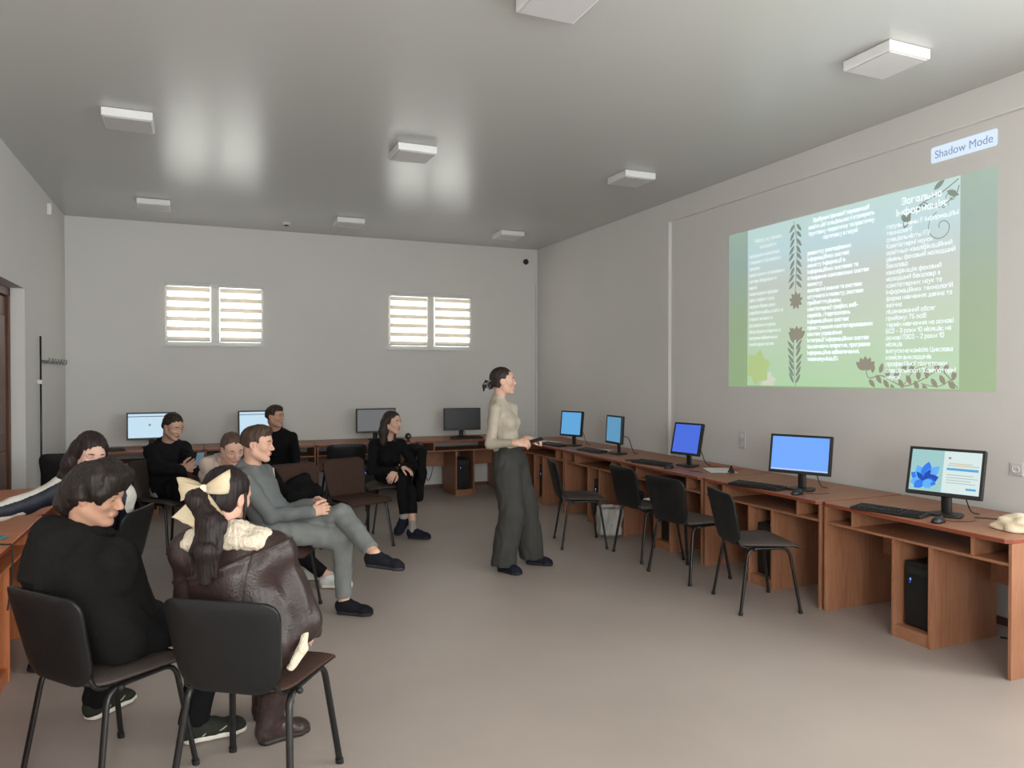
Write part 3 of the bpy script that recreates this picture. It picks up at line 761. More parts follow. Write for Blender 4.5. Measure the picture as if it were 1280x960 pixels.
for x, y, a, lb in ((3.995, 4.53, -76, 'black keyboard in front of the wide cornflower blue monitor'), (4.09, 6.12, -80, 'black keyboard in front of the square deep blue monitor'),
                    (4.13, 7.38, -86, 'black keyboard left of the edge-on light blue monitor'), (4.05, 8.22, -84, 'black keyboard in front of the farthest light blue monitor by the corner'),
                    (-.98, 9.56, 8, 'black keyboard on the left end of the back desks beside the long-haired girl'), (3.40, 9.56, 0, 'black keyboard below the switched-off monitor at the back')):
    o = dup(kb, (x, y, DZ), math.radians(a), lb)

def make_mouse(label):
    r = thing('computer_mouse', label, 'mouse', (0, 0, 0), 0, 'computer mice')
    bm = BM(); bmesh.ops.create_uvsphere(bm, u_segments=20, v_segments=12, radius=1)
    for v in bm.verts:
        x, y, zz = v.co; v.co = (x * .03 * (1 - .12 * y), y * .055, max(zz, -.25) * .029 + .0085)
    obj('shell', bm, M['black_plastic'], r, smooth=True)
    bm = BM(); lathe(bm, [(.004, -.003), (.006, -.002), (.006, .002), (.004, .003)], 12); bmesh.ops.rotate(bm, cent=(0, 0, 0), matrix=Matrix.Rotation(PI / 2, 3, 'Y'), verts=bm.verts); bmesh.ops.translate(bm, vec=(0, .03, .031), verts=bm.verts); obj('scroll_wheel', bm, M['grey_plastic'], r)
    bm = BM(); tube(bm, spline([(0, .053, .01), (.02, .1, .004), (.07, .16, .004), (.08, .24, .004)], 6), .002, 6); obj('cable', bm, M['dark'], r)
    return r
ms = make_mouse('black mouse beside the keyboard of the nearest monitor'); put(ms, 4.02, 3.02, -85)
for x, y, lb in ((4.02, 4.135, 'black mouse at the right end of the keyboard under the wide blue monitor'), (4.05, 5.77, 'black mouse at the right end of the keyboard under the square deep blue monitor')):
    dup(ms, (x, y, DZ), math.radians(-85), lb)

def cable(name, lb, pts, r=.004, m='dark'):
    bm = BM(); tube(bm, spline(pts, 8), r, 7); return tag(obj(name, bm, M[m]), lb, 'cable')
cable('power_cable', 'dark cable hanging from the nearest right desk down to the floor', [(4.55, 2.78, .34), (4.60, 2.80, .25), (4.62, 2.86, .12), (4.60, 2.94, .01), (4.55, 3.0, .005)], .006)
cable('desk_cable', 'thin dark cable lying on the nearest right desk behind the mouse', [(4.35, 3.03, .755), (4.42, 2.95, .754), (4.45, 2.84, .754), (4.55, 2.78, .754), (4.7, 2.77, .754)], .003)
cable('wall_cable', 'pale cables dangling against the back wall under the desks', [(2.9, 10.16, .5), (2.95, 10.1, .3), (3.02, 10.12, .12), (3.08, 10.1, .3), (3.1, 10.16, .5)], .006, 'grey_plastic')

# sheets of paper and odds and ends on the desks
def sheet(name, lb, x, y, w, l, a, m, zz=DZ, th=.0015, cat='paper'):
    bm = BM(); box(bm, -w / 2, w / 2, -l / 2, l / 2, .0002, th)
    bmesh.ops.subdivide_edges(bm, edges=bm.edges[:], cuts=3, use_grid_fill=True)
    for v in bm.verts: v.co.z += .002 * math.sin(v.co.x * 25) ** 2
    o = obj(name, bm, m); o.location = (x, y, zz); o.rotation_euler = (0, 0, math.radians(a)); return tag(o, lb, cat)
sheet('red_folder', 'thin red folder under the white sheet beside the square deep blue monitor', 4.50, 5.58, .22, .34, 12, M['red'], cat='folder')
sheet('paper_sheet', 'white sheet of paper lying right of the square deep blue monitor', 4.37, 5.44, .24, .36, -25, M['paper'], DZ + .004)
sheet('paper_sheet', 'white sheets lying between the two farthest light blue monitors', 4.28, 7.52, .24, .34, 30, M['paper'])
sheet('paper_sheet', 'pale sheet on the corner desk just behind the woman\'s hands', 4.18, 8.72, .26, .36, 20, M['paper'])
o = sheet('smartphone', 'small dark phone left of the keyboard under the square deep blue monitor', 4.08, 6.45, .07, .14, 80, M['dark'], th=.008, cat='phone')
bm = BM(); tube(bm, [(0, 0, .004), (.0, .14, .004)], .004, 8); o = tag(obj('pen', bm, mat('pen_blue', rgb(60, 70, 110), .4)), 'blue pen on the right desk in front of the white sheet', 'pen'); o.location = (4.15, 5.40, DZ); o.rotation_euler = (0, 0, .3)
r = thing('desk_figurine', 'tiny black bell-shaped object standing on the white sheet', 'trinket', (4.36, 5.27, DZ + .0075))
bm = BM(); lathe(bm, [(.03, 0), (.032, .004), (.022, .02), (.016, .034), (.01, .04)], 20); obj('base', bm, M['dark'], r)
bm = BM(); lathe(bm, [(.006, .0405), (.012, .046), (.012, .054), (.004, .06)], 16); obj('knob', bm, M['dark'], r)
r = thing('webcam', 'small round black webcam on the back desk beside the seated woman in black', 'webcam', (2.55, 9.47, DZ))
bm = BM(); lathe(bm, [(.035, 0), (.035, .008), (.01, .014), (.01, .03)], 20); obj('base', bm, M['dark'], r)
bm = BM(); bmesh.ops.create_uvsphere(bm, u_segments=18, v_segments=12, radius=.042); bmesh.ops.translate(bm, vec=(0, 0, .07), verts=bm.verts); hd = obj('head', bm, M['black_plastic'], r, smooth=True)
bm = BM(); lathe(bm, [(.018, 0), (.018, .006), (.01, .007)], 16); bmesh.ops.rotate(bm, cent=(0, 0, 0), matrix=Matrix.Rotation(PI / 2, 3, 'X'), verts=bm.verts); bmesh.ops.translate(bm, vec=(0, -.039, .07), verts=bm.verts); obj('lens', bm, M['grey_plastic'], hd)
# left desk clutter
o = sheet('notebook', 'teal notebook on the orange desk at the left edge', -1.06, 4.66, .15, .21, 70, mat('teal_cover', rgb(70, 130, 136), .6), th=.012, cat='notebook')
ms2 = dup(ms, (-1.10, 4.95, DZ), math.radians(60), 'black mouse on the orange desk at the left edge, under the navy sleeve')
cable('desk_cable', 'thin dark cable hanging over the edge of the orange desk at the left', [(-1.2, 4.45, .755), (-1.0, 4.5, .754), (-.9, 4.48, .756), (-.872, 4.47, .74), (-.868, 4.44, .60), (-.872, 4.36, .45)], .004)

# waste bin with a white liner bag under the right desks
r = thing('waste_bin', 'waste bin lined with a crumpled white plastic bag under the right desks', 'bin', (3.812, 6.445, 0)); r.scale = (.89, .89, 1)
bm = BM(); lathe(bm, [(.095, 0), (.10, .004), (.125, .27), (.118, .27), (.095, .012)], 28); obj('bucket', bm, M['grey_plastic'], r)
bm = BM(); n = 60; rings = []
for k in range(9):
    zz = .30 - k * .034; base = .135 + .012 * math.sin(k * .9) if k < 8 else .13
    rings.append([bm.verts.new(((base + .012 * math.sin(j * 2 * PI / n * 9 + k * .5) + .006 * math.sin(j * 2 * PI / n * 17)) * math.cos(2 * PI * j / n), (base + .012 * math.sin(j * 2 * PI / n * 9 + k * .5) + .006 * math.sin(j * 2 * PI / n * 17)) * math.sin(2 * PI * j / n), zz)) for j in range(n)])
for a, b in zip(rings, rings[1:]):
    for j in range(n): bm.faces.new((a[j], a[(j + 1) % n], b[(j + 1) % n], b[j])).smooth = True
bmesh.ops.solidify(bm, geom=bm.faces[:], thickness=.002)
obj('liner_bag', bm, mat('liner_bag', rgb(232, 228, 224), .5, .4), r)

# beige cap at the near end of the right desks
r = thing('knitted_cap', 'crumpled cream cap lying at the near end of the right desks', 'cap', (4.26, 2.68, DZ + .003), .3)
bm = BM(); bmesh.ops.create_icosphere(bm, subdivisions=5, radius=1)
for v in bm.verts:
    x, y, zz = v.co
    f = 1 + .10 * math.sin(5 * x + 2 * y) * math.cos(4 * y - 1) + .05 * math.sin(11 * x + 7 * zz) + .04 * math.sin(9 * y - 6 * zz)
    v.co = (x * .115 * f, y * .155 * f, max(zz, -.12) * .072 * f * (1 - .35 * max(0, -y)) + .009)
obj('crown', bm, mat('cream_cotton', rgb(226, 208, 182), .9, .1, bump=.3, bscale=120), r, smooth=True)
bm = BM(); ol = [(.12 * math.cos(a), .085 * math.sin(a)) for a in [k * 2 * PI / 32 for k in range(32)]]
panel(bm, ol, lambda u, v, s, sd: (u * .9, v - .17, .006 + .012 * (1 - (u / .13) ** 2) + (.003 if sd > 0 else 0)), 5); obj('brim', bm, bpy.data.materials['cream_cotton'], r)

# ------------------------------------------------------------------ stacking chairs
def bx_back(u, v):  # the reclining, hollow back: u across, v up from the seat
    return -.215 - .20 * v - .10 * v * v + .62 * u * u
def make_chair(label, fab, group):
    r = thing('stacking_chair', label, 'chair', (0, 0, 0), 0, group)
    ol = rrect(.44, .47, .43, (.10, .10, .05, .05))
    ol = [(p[1] - .20, p[0]) for p in ol]
    def seat(u, v, s, sd):
        dip = -.014 * (1 - (u / .3) ** 2) * (1 - (v / .26) ** 2)
        fr = -.03 * max(0, (u - .12) / .11) ** 2
        return (u, v, .475 + dip + fr + (.016 * (1 - s ** 6) if sd > 0 else -.010))
    bm = BM(); panel(bm, ol, seat, 8); obj('seat', bm, fab, r)
    def shell(u, v, s, sd):
        q = seat(u, v, 1, -1); return (q[0] * 1.02, q[1] * 1.02, q[2] - .001 - (0 if sd > 0 else .016 * (1 - s ** 8)))
    bm = BM(); panel(bm, ol, shell, 6); obj('seat_shell', bm, M['chair_plastic'], r)
    ob = rrect(.40, .47, .36, (.10, .10, .075, .075))
    bm = BM(); panel(bm, [(p[0] * .97, p[1] * .97 + .005) for p in ob], lambda u, v, s, sd: (bx_back(u, v) + (.022 - .012 * s ** 6 if sd > 0 else .001), u, .455 + v), 8); obj('backrest', bm, fab, r)
    bm = BM(); panel(bm, ob, lambda u, v, s, sd: (bx_back(u, v) + (0 if sd > 0 else -.020 + .012 * s ** 8) + (.006 if s > .97 and sd > 0 else 0), u, .455 + v), 8); obj('back_shell', bm, M['chair_plastic'], r)
    for sy in (-1, 1):
        for sx in (1, -1):
            top = [(.0, sy * .205, .440), (sx * .145, sy * .205, .440), (sx * .212, sy * .245, .012)]
            bm = BM(); tube(bm, rounded(top, .06, 6), .0145, 12, .010, up=(0, 1, 0)); lg_ = obj('leg', bm, M['chair_steel'], r, auto=50)
            bm = BM(); tube(bm, [(sx * .2095, sy * .2438, .022), (sx * .213, sy * .2456, 0)], .0175, 12, .0135, up=(0, 1, 0)); obj('foot_cap', bm, M['dark'], lg_, auto=50)
    bm = BM()
    for x in (-.10, .11): tube(bm, [(x, -.205, .443), (x, .205, .443)], .010, 10)
    obj('cross_bars', bm, M['chair_steel'], r)
    for sy in (-1, 1):
        bm = BM(); tube(bm, rounded([(-.06, sy * .19, .441), (-.19, sy * .19, .444), (bx_back(.17, .10) + .006, sy * .172, .555), (bx_back(.16, .2) + .006, sy * .165, .655)], .05, 6), .009, 10); obj('back_support', bm, M['chair_steel'], r)
    bm = BM()
    for sy in (-1, 1): bmesh.ops.create_uvsphere(bm, u_segments=12, v_segments=8, radius=.013, matrix=Matrix.Translation((-.105, sy * .228, .437)))
    obj('fixing_knobs', bm, M['dark'], r, smooth=True)
    return r
g1, g2, g3 = 'chairs along the right desks', 'chairs the people sit on', 'empty chairs among the people'
ch_k = make_chair('black-backed chair nearest the camera in the right row, with all four legs clear', M['chair_fabric'], g1)
ch_b = make_chair('brown cushioned empty chair with its back to the rear desks', M['chair_brown'], g3)
def seat_at(src, x, y, yaw, lb, g): return dup(src, (x, y, 0), math.radians(yaw), lb, g)
ch_k.location = (3.64, 4.14, 0); ch_k.rotation_euler = (0, 0, math.radians(-17))
seat_at(ch_k, 3.66, 4.94, 6, 'black-backed chair second from the camera in the right row', g1)
c2 = seat_at(ch_k, 3.72, 5.62, -2, 'black-backed chair with papers on its seat, third from the camera in the right row', g1)
seat_at(ch_k, 3.385, 6.28, -18, 'black-backed chair farthest in the right row, next to the standing woman', g1)
# ------------------------------------------------------------------ sculpting: signed-distance shapes turned into one continuous skin
def V(*a): return np.array(a if len(a) > 1 else a[0], dtype=np.float64)
def nrm(v): v = V(v); return v / (np.linalg.norm(v) + 1e-12)

class Sculpt:
    def __init__(s): s.ops = []
    def _box(s, pts, r, k): pts = np.array(pts); return pts.min(0) - r - k, pts.max(0) + r + k
    def cap(s, a, b, ra, rb=None, k=.02, mode='u'):
        a, b = V(a), V(b); rb = ra if rb is None else rb; ab = b - a; L2 = ab @ ab + 1e-12
        def f(x, y, z):
            px, py, pz = x - a[0], y - a[1], z - a[2]
            t = np.clip((px * ab[0] + py * ab[1] + pz * ab[2]) / L2, 0, 1)
            return np.sqrt((px - t * ab[0]) ** 2 + (py - t * ab[1]) ** 2 + (pz - t * ab[2]) ** 2) - (ra + (rb - ra) * t)
        lo, hi = s._box([a, b], max(ra, rb), k); s.ops.append((f, lo, hi, k, mode)); return s
    def chain(s, pts, rs, k=.015, mode='u'):
        for i in range(len(pts) - 1): s.cap(pts[i], pts[i + 1], rs[i], rs[i + 1], k, mode)
        return s
    def ecap(s, a, b, side, wa, wb, k=.03, mode='u'):
        """elliptic capsule: half-width along side, half-depth across; wa, wb = (w, d)"""
        a, b = V(a), V(b); ab = b - a; L = np.linalg.norm(ab) + 1e-9; ax = ab / L
        sd = V(side) - ax * (V(side) @ ax); sd = nrm(sd); fr = np.cross(sd, ax)
        def f(x, y, z):
            px, py, pz = x - a[0], y - a[1], z - a[2]
            t0 = (px * ax[0] + py * ax[1] + pz * ax[2]) / L; t = np.clip(t0, 0, 1); e = (t0 - t) * L
            u = px * sd[0] + py * sd[1] + pz * sd[2]; v = px * fr[0] + py * fr[1] + pz * fr[2]
            w = wa[0] + (wb[0] - wa[0]) * t; d = wa[1] + (wb[1] - wa[1]) * t; m = np.minimum(w, d)
            k0 = np.sqrt((u / w) ** 2 + (v / d) ** 2 + (e / m) ** 2); k1 = np.sqrt((u / w ** 2) ** 2 + (v / d ** 2) ** 2 + (e / m ** 2) ** 2) + 1e-6
            return k0 * (k0 - 1) / k1
        lo, hi = s._box([a, b], max(*wa, *wb), k); s.ops.append((f, lo, hi, k, mode)); return s
    def ell(s, c, r, R=None, k=.02, mode='u'):
        c, r = V(c), V(r); R = np.eye(3) if R is None else R
        def f(x, y, z):
            px, py, pz = x - c[0], y - c[1], z - c[2]
            q = [(px * R[0, i] + py * R[1, i] + pz * R[2, i]) for i in range(3)]
            k0 = np.sqrt(sum((q[i] / r[i]) ** 2 for i in range(3))); k1 = np.sqrt(sum((q[i] / r[i] ** 2) ** 2 for i in range(3))) + 1e-6
            return k0 * (k0 - 1) / k1
        lo, hi = s._box([c], r.max(), k); s.ops.append((f, lo, hi, k, mode)); return s
    def boxs(s, c, hs, R=None, rad=.01, k=.01, mode='u'):
        c, hs = V(c), V(hs); R = np.eye(3) if R is None else R
        def f(x, y, z):
            px, py, pz = x - c[0], y - c[1], z - c[2]
            q = [np.abs(px * R[0, i] + py * R[1, i] + pz * R[2, i]) - hs[i] + rad for i in range(3)]
            return np.sqrt(sum(np.maximum(t, 0) ** 2 for t in q)) + np.minimum(np.maximum(q[0], np.maximum(q[1], q[2])), 0) - rad
        lo, hi = s._box([c], np.linalg.norm(hs), k); s.ops.append((f, lo, hi, k, mode)); return s
    def cut(s, p, n, k=.004, within=None):
        """keep only the side against n; within = (centre, radius) limits the cut"""
        p, n = V(p), nrm(n)
        def f(x, y, z): return (x - p[0]) * n[0] + (y - p[1]) * n[1] + (z - p[2]) * n[2]
        lo = hi = None
        if within is not None: lo, hi = V(within[0]) - within[1], V(within[0]) + within[1]
        s.ops.append((f, lo, hi, k, 'c')); return s
    def mesh(s, h, post=None):
        h = h * VOX
        us = [o for o in s.ops if o[4] == 'u']
        lo = np.min([o[1] for o in us], 0) - 3 * h; hi = np.max([o[2] for o in us], 0) + 3 * h
        n = np.ceil((hi - lo) / h).astype(int) + 1
        ax = [(lo[i] + h * np.arange(n[i])).astype(np.float32) for i in range(3)]
        F = np.full(n, 1.0, np.float32)
        for f, a, b, k, mode in s.ops:
            if a is None: i0, i1 = np.zeros(3, int), n
            else:
                i0 = np.clip(np.floor((a - lo) / h).astype(int) - 2, 0, n); i1 = np.clip(np.ceil((b - lo) / h).astype(int) + 3, 0, n)
            if (i1 <= i0).any(): continue
            sl = tuple(slice(i0[i], i1[i]) for i in range(3))
            d = f(ax[0][sl[0]][:, None, None], ax[1][sl[1]][None, :, None], ax[2][sl[2]][None, None, :]).astype(np.float32)
            A = F[sl]
            if mode == 'u':
                q = np.maximum(k - np.abs(A - d), 0) / k if k > 0 else 0
                F[sl] = np.minimum(A, d) - q * q * k * .25
            else:
                if mode == 's': d = -d
                q = np.maximum(k - np.abs(A - d), 0) / k if k > 0 else 0
                F[sl] = np.maximum(A, d) + q * q * k * .25
        if post is not None:
            I = np.argwhere(np.abs(F) < .03)
            P = lo + I * h
            F[I[:, 0], I[:, 1], I[:, 2]] += post(P).astype(np.float32)
        F[0], F[-1], F[:, 0], F[:, -1], F[:, :, 0], F[:, :, -1] = 1, 1, 1, 1, 1, 1
        S = F < 0
        c = np.zeros(n - 1, np.uint8)
        for i in (0, 1):
            for j in (0, 1):
                for k in (0, 1): c += S[i:n[0] - 1 + i, j:n[1] - 1 + j, k:n[2] - 1 + k]
        act = np.flatnonzero(((c > 0) & (c < 8)).ravel()); del c
        cs = n - 1
        ci = np.stack(np.unravel_index(act, cs), 1)
        acc = np.zeros((len(act), 3)); cnt = np.zeros(len(act))
        C = {}
        for i in (0, 1):
            for j in (0, 1):
                for k in (0, 1): C[i, j, k] = F[ci[:, 0] + i, ci[:, 1] + j, ci[:, 2] + k]
        for a in C:
            for axn in range(3):
                if a[axn]: continue
                b = list(a); b[axn] = 1; b = tuple(b)
                fa, fb = C[a], C[b]; m = (fa < 0) != (fb < 0)
                t = np.where(m, fa / np.where(m, fa - fb, 1), 0)
                p = np.repeat(V(a)[None], len(act), 0); p[:, axn] += t
                acc[m] += p[m]; cnt[m] += 1
        P = lo + (ci + acc / cnt[:, None]) * h
        quads = []
        for axn in range(3):
            o1, o2 = (axn + 1) % 3, (axn + 2) % 3
            s0 = [slice(None)] * 3; s1 = [slice(None)] * 3; s0[axn] = slice(0, -1); s1[axn] = slice(1, None)
            a, b = S[tuple(s0)], S[tuple(s1)]
            E = np.argwhere(a != b); ins = a[E[:, 0], E[:, 1], E[:, 2]]
            q = []
            for d1, d2 in ((-1, -1), (0, -1), (0, 0), (-1, 0)):
                e = E.copy(); e[:, o1] += d1; e[:, o2] += d2
                q.append(np.searchsorted(act, (e[:, 0] * cs[1] + e[:, 1]) * cs[2] + e[:, 2]))
            q = np.stack(q, 1); q[~ins] = q[~ins][:, ::-1]
            quads.append(q)
        return P, np.concatenate(quads)

def sculpt_obj(name, S, h, material, origin=(0, 0, 0), parent=None, post=None, mfun=None):
    P, Q = S.mesh(h, post)
    me = bpy.data.meshes.new(name)
    me.vertices.add(len(P)); me.vertices.foreach_set('co', (P - V(origin)).astype(np.float32).ravel())
    me.loops.add(len(Q) * 4); me.loops.foreach_set('vertex_index', Q.astype(np.int32).ravel())
    me.polygons.add(len(Q)); me.polygons.foreach_set('loop_start', np.arange(0, len(Q) * 4, 4, dtype=np.int32))
    if mfun is not None:
        me.polygons.foreach_set('material_index', mfun(P[Q].mean(1)).astype(np.int32))
    me.update(calc_edges=True); me.validate()
    return link(name, me, material, parent, smooth=True)

def folds(amp=.004, wl=.11, seed=0, stretch=(1, 1, .6), grooves=()):
    r = np.random.RandomState(seed)
    D = [nrm(r.randn(3)) for _ in range(5)]; ph = r.rand(5) * 6
    st = V(stretch)
    def f(P):
        q = P * st; w = 2 * PI / wl
        b = sum(np.sin(q @ D[i] * w * .55 + ph[i]) for i in range(2))
        v = np.sin(q @ D[2] * w + 1.6 * b + ph[2]) * .6 + np.sin(q @ D[3] * w * 1.9 + 1.2 * b + ph[3]) * .3 + np.sin(q @ D[4] * w * .5 + ph[4]) * .6
        out = amp * v
        for (p, n, dp, wd) in grooves:
            d = (P - V(p)) @ nrm(n); out = out + dp * np.exp(-(d / wd) ** 2)
        return out
    return f

# ------------------------------------------------------------------ figures
def pt(px, py, zc):
    """the point seen at (px, py) of the 1280x960 frame, zc metres in front of the camera"""
    x = (px - 640) / 925 * zc; zz = -(py - 480) / 925 * zc
    c, s = math.cos(PIT), math.sin(PIT); yf = zc * c + zz * s; up = -zc * s + zz * c
    cy, sy = math.cos(YAW), math.sin(YAW)
    return V(x * cy + yf * sy, -x * sy + yf * cy, CAMZ + up)
def ydir(deg, pitch=0): a, p = math.radians(deg), math.radians(pitch); return V(math.cos(a) * math.cos(p), math.sin(a) * math.cos(p), -math.sin(p))
def frame(yaw, pitch=0, roll=0):
    """columns: forward, left, up; pitch > 0 looks down, roll > 0 tips to the right"""
    f = ydir(yaw, pitch); l = ydir(yaw + 90); u = np.cross(f, l)
    r = math.radians(roll); l2 = l * math.cos(r) + u * math.sin(r); u2 = np.cross(f, l2)
    return np.stack([f, l2, u2], 1)
def ik(a, t, l1, l2, pole):
    a, t = V(a), V(t); d = t - a; L = np.linalg.norm(d); L = min(L, (l1 + l2) * .998); ax = nrm(d); t = a + ax * L
    x = (l1 * l1 - l2 * l2 + L * L) / (2 * L); y = math.sqrt(max(l1 * l1 - x * x, 0))
    p = V(pole) - ax * (V(pole) @ ax); p = nrm(p)
    return a + ax * x + p * y, t

skin_n = [0]
def skin_mats(col, lip):
    skin_n[0] += 1
    m = mat('skin_%d' % skin_n[0], col, .55, .35, var=.05, vscale=18)
    b = m.node_tree.nodes['Principled BSDF']; b.inputs['Subsurface Weight'].default_value = .12; b.inputs['Subsurface Radius'].default_value = (.012, .005, .003); b.inputs['Subsurface Scale'].default_value = .6
    return [m, mat('lips_%d' % skin_n[0], lip, .45, .4)]
def hair_mat(name, col, rough=.42):
    return mat(name, col, max(rough, .5), .28, var=.35, vscale=40, bump=.5, bscale=70, stretch=(1, 1, .12))
def cloth(name, col, rough=.9, bump=.15, bs=260, var=.06, spec=.15): return mat(name, col, rough, spec, var=var, vscale=14, bump=bump, bscale=bs)
eye_w = mat('eye_white', rgb(205, 200, 196), .3); eye_i = mat('eye_iris', rgb(48, 36, 30), .25)

class Person:
    def __init__(s, origin, R, hc, size=1.0):
        s.o = V(origin[0], origin[1], 0.0); s.R = R; s.c = V(hc); s.k = size
    def H(s, x, y, z): return s.c + s.R @ (V(x, y, z) * s.k)
    def head(s, S, jaw=1.0, nose=1.0):
        k = s.k; H = s.H; E = lambda c, r, kk=.02, m='u': S.ell(H(*c), V(r) * k, s.R, kk * k, m)
        E((-.014, 0, .030), (.095, .074, .083), .02)
        E((.026, 0, -.026), (.060, .056 * jaw, .078), .03)
        E((.034, 0, .030), (.050, .060, .055), .03)
        for y in (-1, 1):
            S.cap(H(-.004, y * .052 * jaw, -.048), H(.055, y * .018, -.096), .017 * k, .014 * k, .03 * k)
            E((.054, y * .040, -.022), (.024, .020, .020), .02)
        E((.066, 0, -.100), (.019, .020, .014), .02)
        for y in (-1, 1): S.ell(H(.094, y * .033, .002), V(.017, .018, .0125) * k, s.R, .012 * k, 's')
        for y in (-1, 1): S.cap(H(.083, y * .014, .020), H(.070, y * .050, .016), .0075 * k, .006 * k, .012 * k)
        S.cap(H(.080, 0, .012), H(.104 + .006 * (nose - 1), 0, -.028), .0075 * k, .0105 * k * nose, .010 * k)
        for y in (-1, 1): E((.095, y * .0115, -.033), (.010, .0075, .008), .006)
        E((.081, 0, -.062), (.012, .024, .013), .010)
        E((.0885, 0, -.0580), (.0048, .019, .0034), .004); E((.0875, 0, -.0655), (.0052, .016, .0040), .004)
        for y in (-1, 1):
            S.ell(H(-.012, y * .073, -.006), V(.019, .008, .031) * k, s.R @ rot_y(-12), .006 * k)
            S.ell(H(-.008, y * .081, -.002), V(.010, .006, .018) * k, s.R, .004 * k, 's')
        # eyelids
        for y in (-1, 1): E((.0735, y * .032, .002), (.0115, .0155, .0095), .004)
    def lipfun(s, P):
        q = (P - s.c) @ s.R / s.k
        m = ((q[:, 0] - .090) / .014) ** 2 + (q[:, 1] / .021) ** 2 + ((q[:, 2] + .0618) / .0076) ** 2 < 1
        return m.astype(int)
    def face_parts(s, par, brow, closed=False):
        k = s.k
        for y in (-1, 1):
            bm = BM(); bmesh.ops.create_uvsphere(bm, u_segments=16, v_segments=12, radius=1)
            c = s.H(.0772, y * .032, .0015)
            for v in bm.verts:
                q = V(v.co); v.co = Vector(c + s.R @ (q * V(.0088, .0125, .0032 if closed else .0056) * k) - s.o)
            for f in bm.faces:
                q = (V(f.calc_center_median()) + s.o - c) @ s.R / k
                f.material_index = 1 if (abs(q[1]) < .0058 and q[0] > .002) or closed else 0
            obj('eye', bm, [eye_w, eye_i], par, smooth=True)
            B = Sculpt(); B.chain([s.H(.0905, y * .012, .0235), s.H(.0880, y * .030, .0275), s.H(.0775, y * .049, .0235)], [.0030 * k, .0036 * k, .0022 * k], .003 * k)
            sculpt_obj('eyebrow', B, .0018, brow, s.o, par)
    def hand(s, S, wrist, d, n, right, curl=(20, 25, 20), sc=1.0, thumb=.35, spread=.0):
        d = nrm(d); n = nrm(V(n) - d * (V(n) @ d)); sd = np.cross(d, n) if right else np.cross(n, d); w = V(wrist)
        S.ecap(w - d * .02, w + d * .03 * sc, sd, (.025 * sc, .018 * sc), (.032 * sc, .016 * sc), .02)
        S.ecap(w + d * .03 * sc, w + d * .082 * sc, sd, (.034 * sc, .0145 * sc), (.038 * sc, .0125 * sc), .012)
        for i, L in enumerate((.072, .080, .074, .058)):
            off = (.0295 - .0196 * i) * sc; b = w + d * (.086 - .006 * abs(i - 1.2)) * sc + sd * off
            dd = nrm(d + sd * (1.5 - i) * (.05 + spread)); a = 0; p = [b]; c_ = curl[i] if isinstance(curl[0], (list, tuple)) else curl
            for q, fr in enumerate((.45, .31, .24)):
                a += math.radians(c_[q]); p.append(p[-1] + (dd * math.cos(a) + n * math.sin(a)) * L * fr * sc)
            S.chain(p, [.0092 * sc, .0084 * sc, .0076 * sc, .0064 * sc], .004)
        b = w + d * .018 * sc + sd * .024 * sc + n * .006
        t1 = b + nrm(d * .75 + sd * .65 + n * thumb) * .042 * sc; t2 = t1 + nrm(d * .9 + sd * .25 + n * (thumb + .1)) * .032 * sc; t3 = t2 + nrm(d + n * (thumb + .25)) * .026 * sc
        S.chain([b, t1, t2, t3], [.0135 * sc, .0108 * sc, .0098 * sc, .0078 * sc], .008)

def rot_y(deg):
    a = math.radians(deg); return np.array([[math.cos(a), 0, math.sin(a)], [0, 1, 0], [-math.sin(a), 0, math.cos(a)]])

def torso(S, J, g=0.0, w=1.0, bust=0.0, k=.05, belly=0.0, shoulder=.052, low=True):
    """trunk from pelvis to neck; g = how far the cloth stands off the body"""
    sp, sc = J['pside'], J['cside']
    pel, wa, ch, nk = J['pel'], J['waist'], J['chest'], J['neck']
    if low: S.ecap(pel - nrm(wa - pel) * .03, pel + (wa - pel) * .35, sp, (.150 * w + g, .105 + g), (.150 * w + g, .105 + g), k)
    S.ecap(pel + (wa - pel) * .3, wa, sp + sc, (.140 * w + g, .100 + g), (.122 * w + g, .092 + g + belly), k)
    S.ecap(wa, ch, sc, (.122 * w + g, .092 + g + belly), (.142 * w + g, .104 + g), k)
    S.ecap(ch, ch + (nk - ch) * .72, sc, (.142 * w + g, .104 + g), (.095 * w + g, .070 + g), k)
    fr = nrm(np.cross(sc, nk - ch))
    if bust:
        for y in (-1, 1): S.ell(ch + nrm(sc) * y * .075 * w + fr * (.085 + g) - nrm(nk - ch) * .03, (bust + g * .5,) * 3, None, .05)
    for sh in ('shL', 'shR'):
        if sh in J: S.cap(ch + (nk - ch) * .80, J[sh], .050 + g, shoulder + g, .05)

def carve(S, J, e=0.0):
    """keep body and clothes clear of the chair they sit on: seat and hollow back"""
    if 'chair' not in J: return
    c, yaw = J['chair']
    S.boxs((c[0], c[1], .445), (.262 + e, .27 + e, .0505 + e), frame(yaw), .02, .006, 's')
    R = frame(yaw, -13.5); f = ydir(yaw); q = V(c[0], c[1], 0) + f * -.243 + V(0, 0, .655)
    S.boxs(q - R[:, 0] * .075, (.10 + e, .27 + e, .19 + e), R, .02, .01, 's')

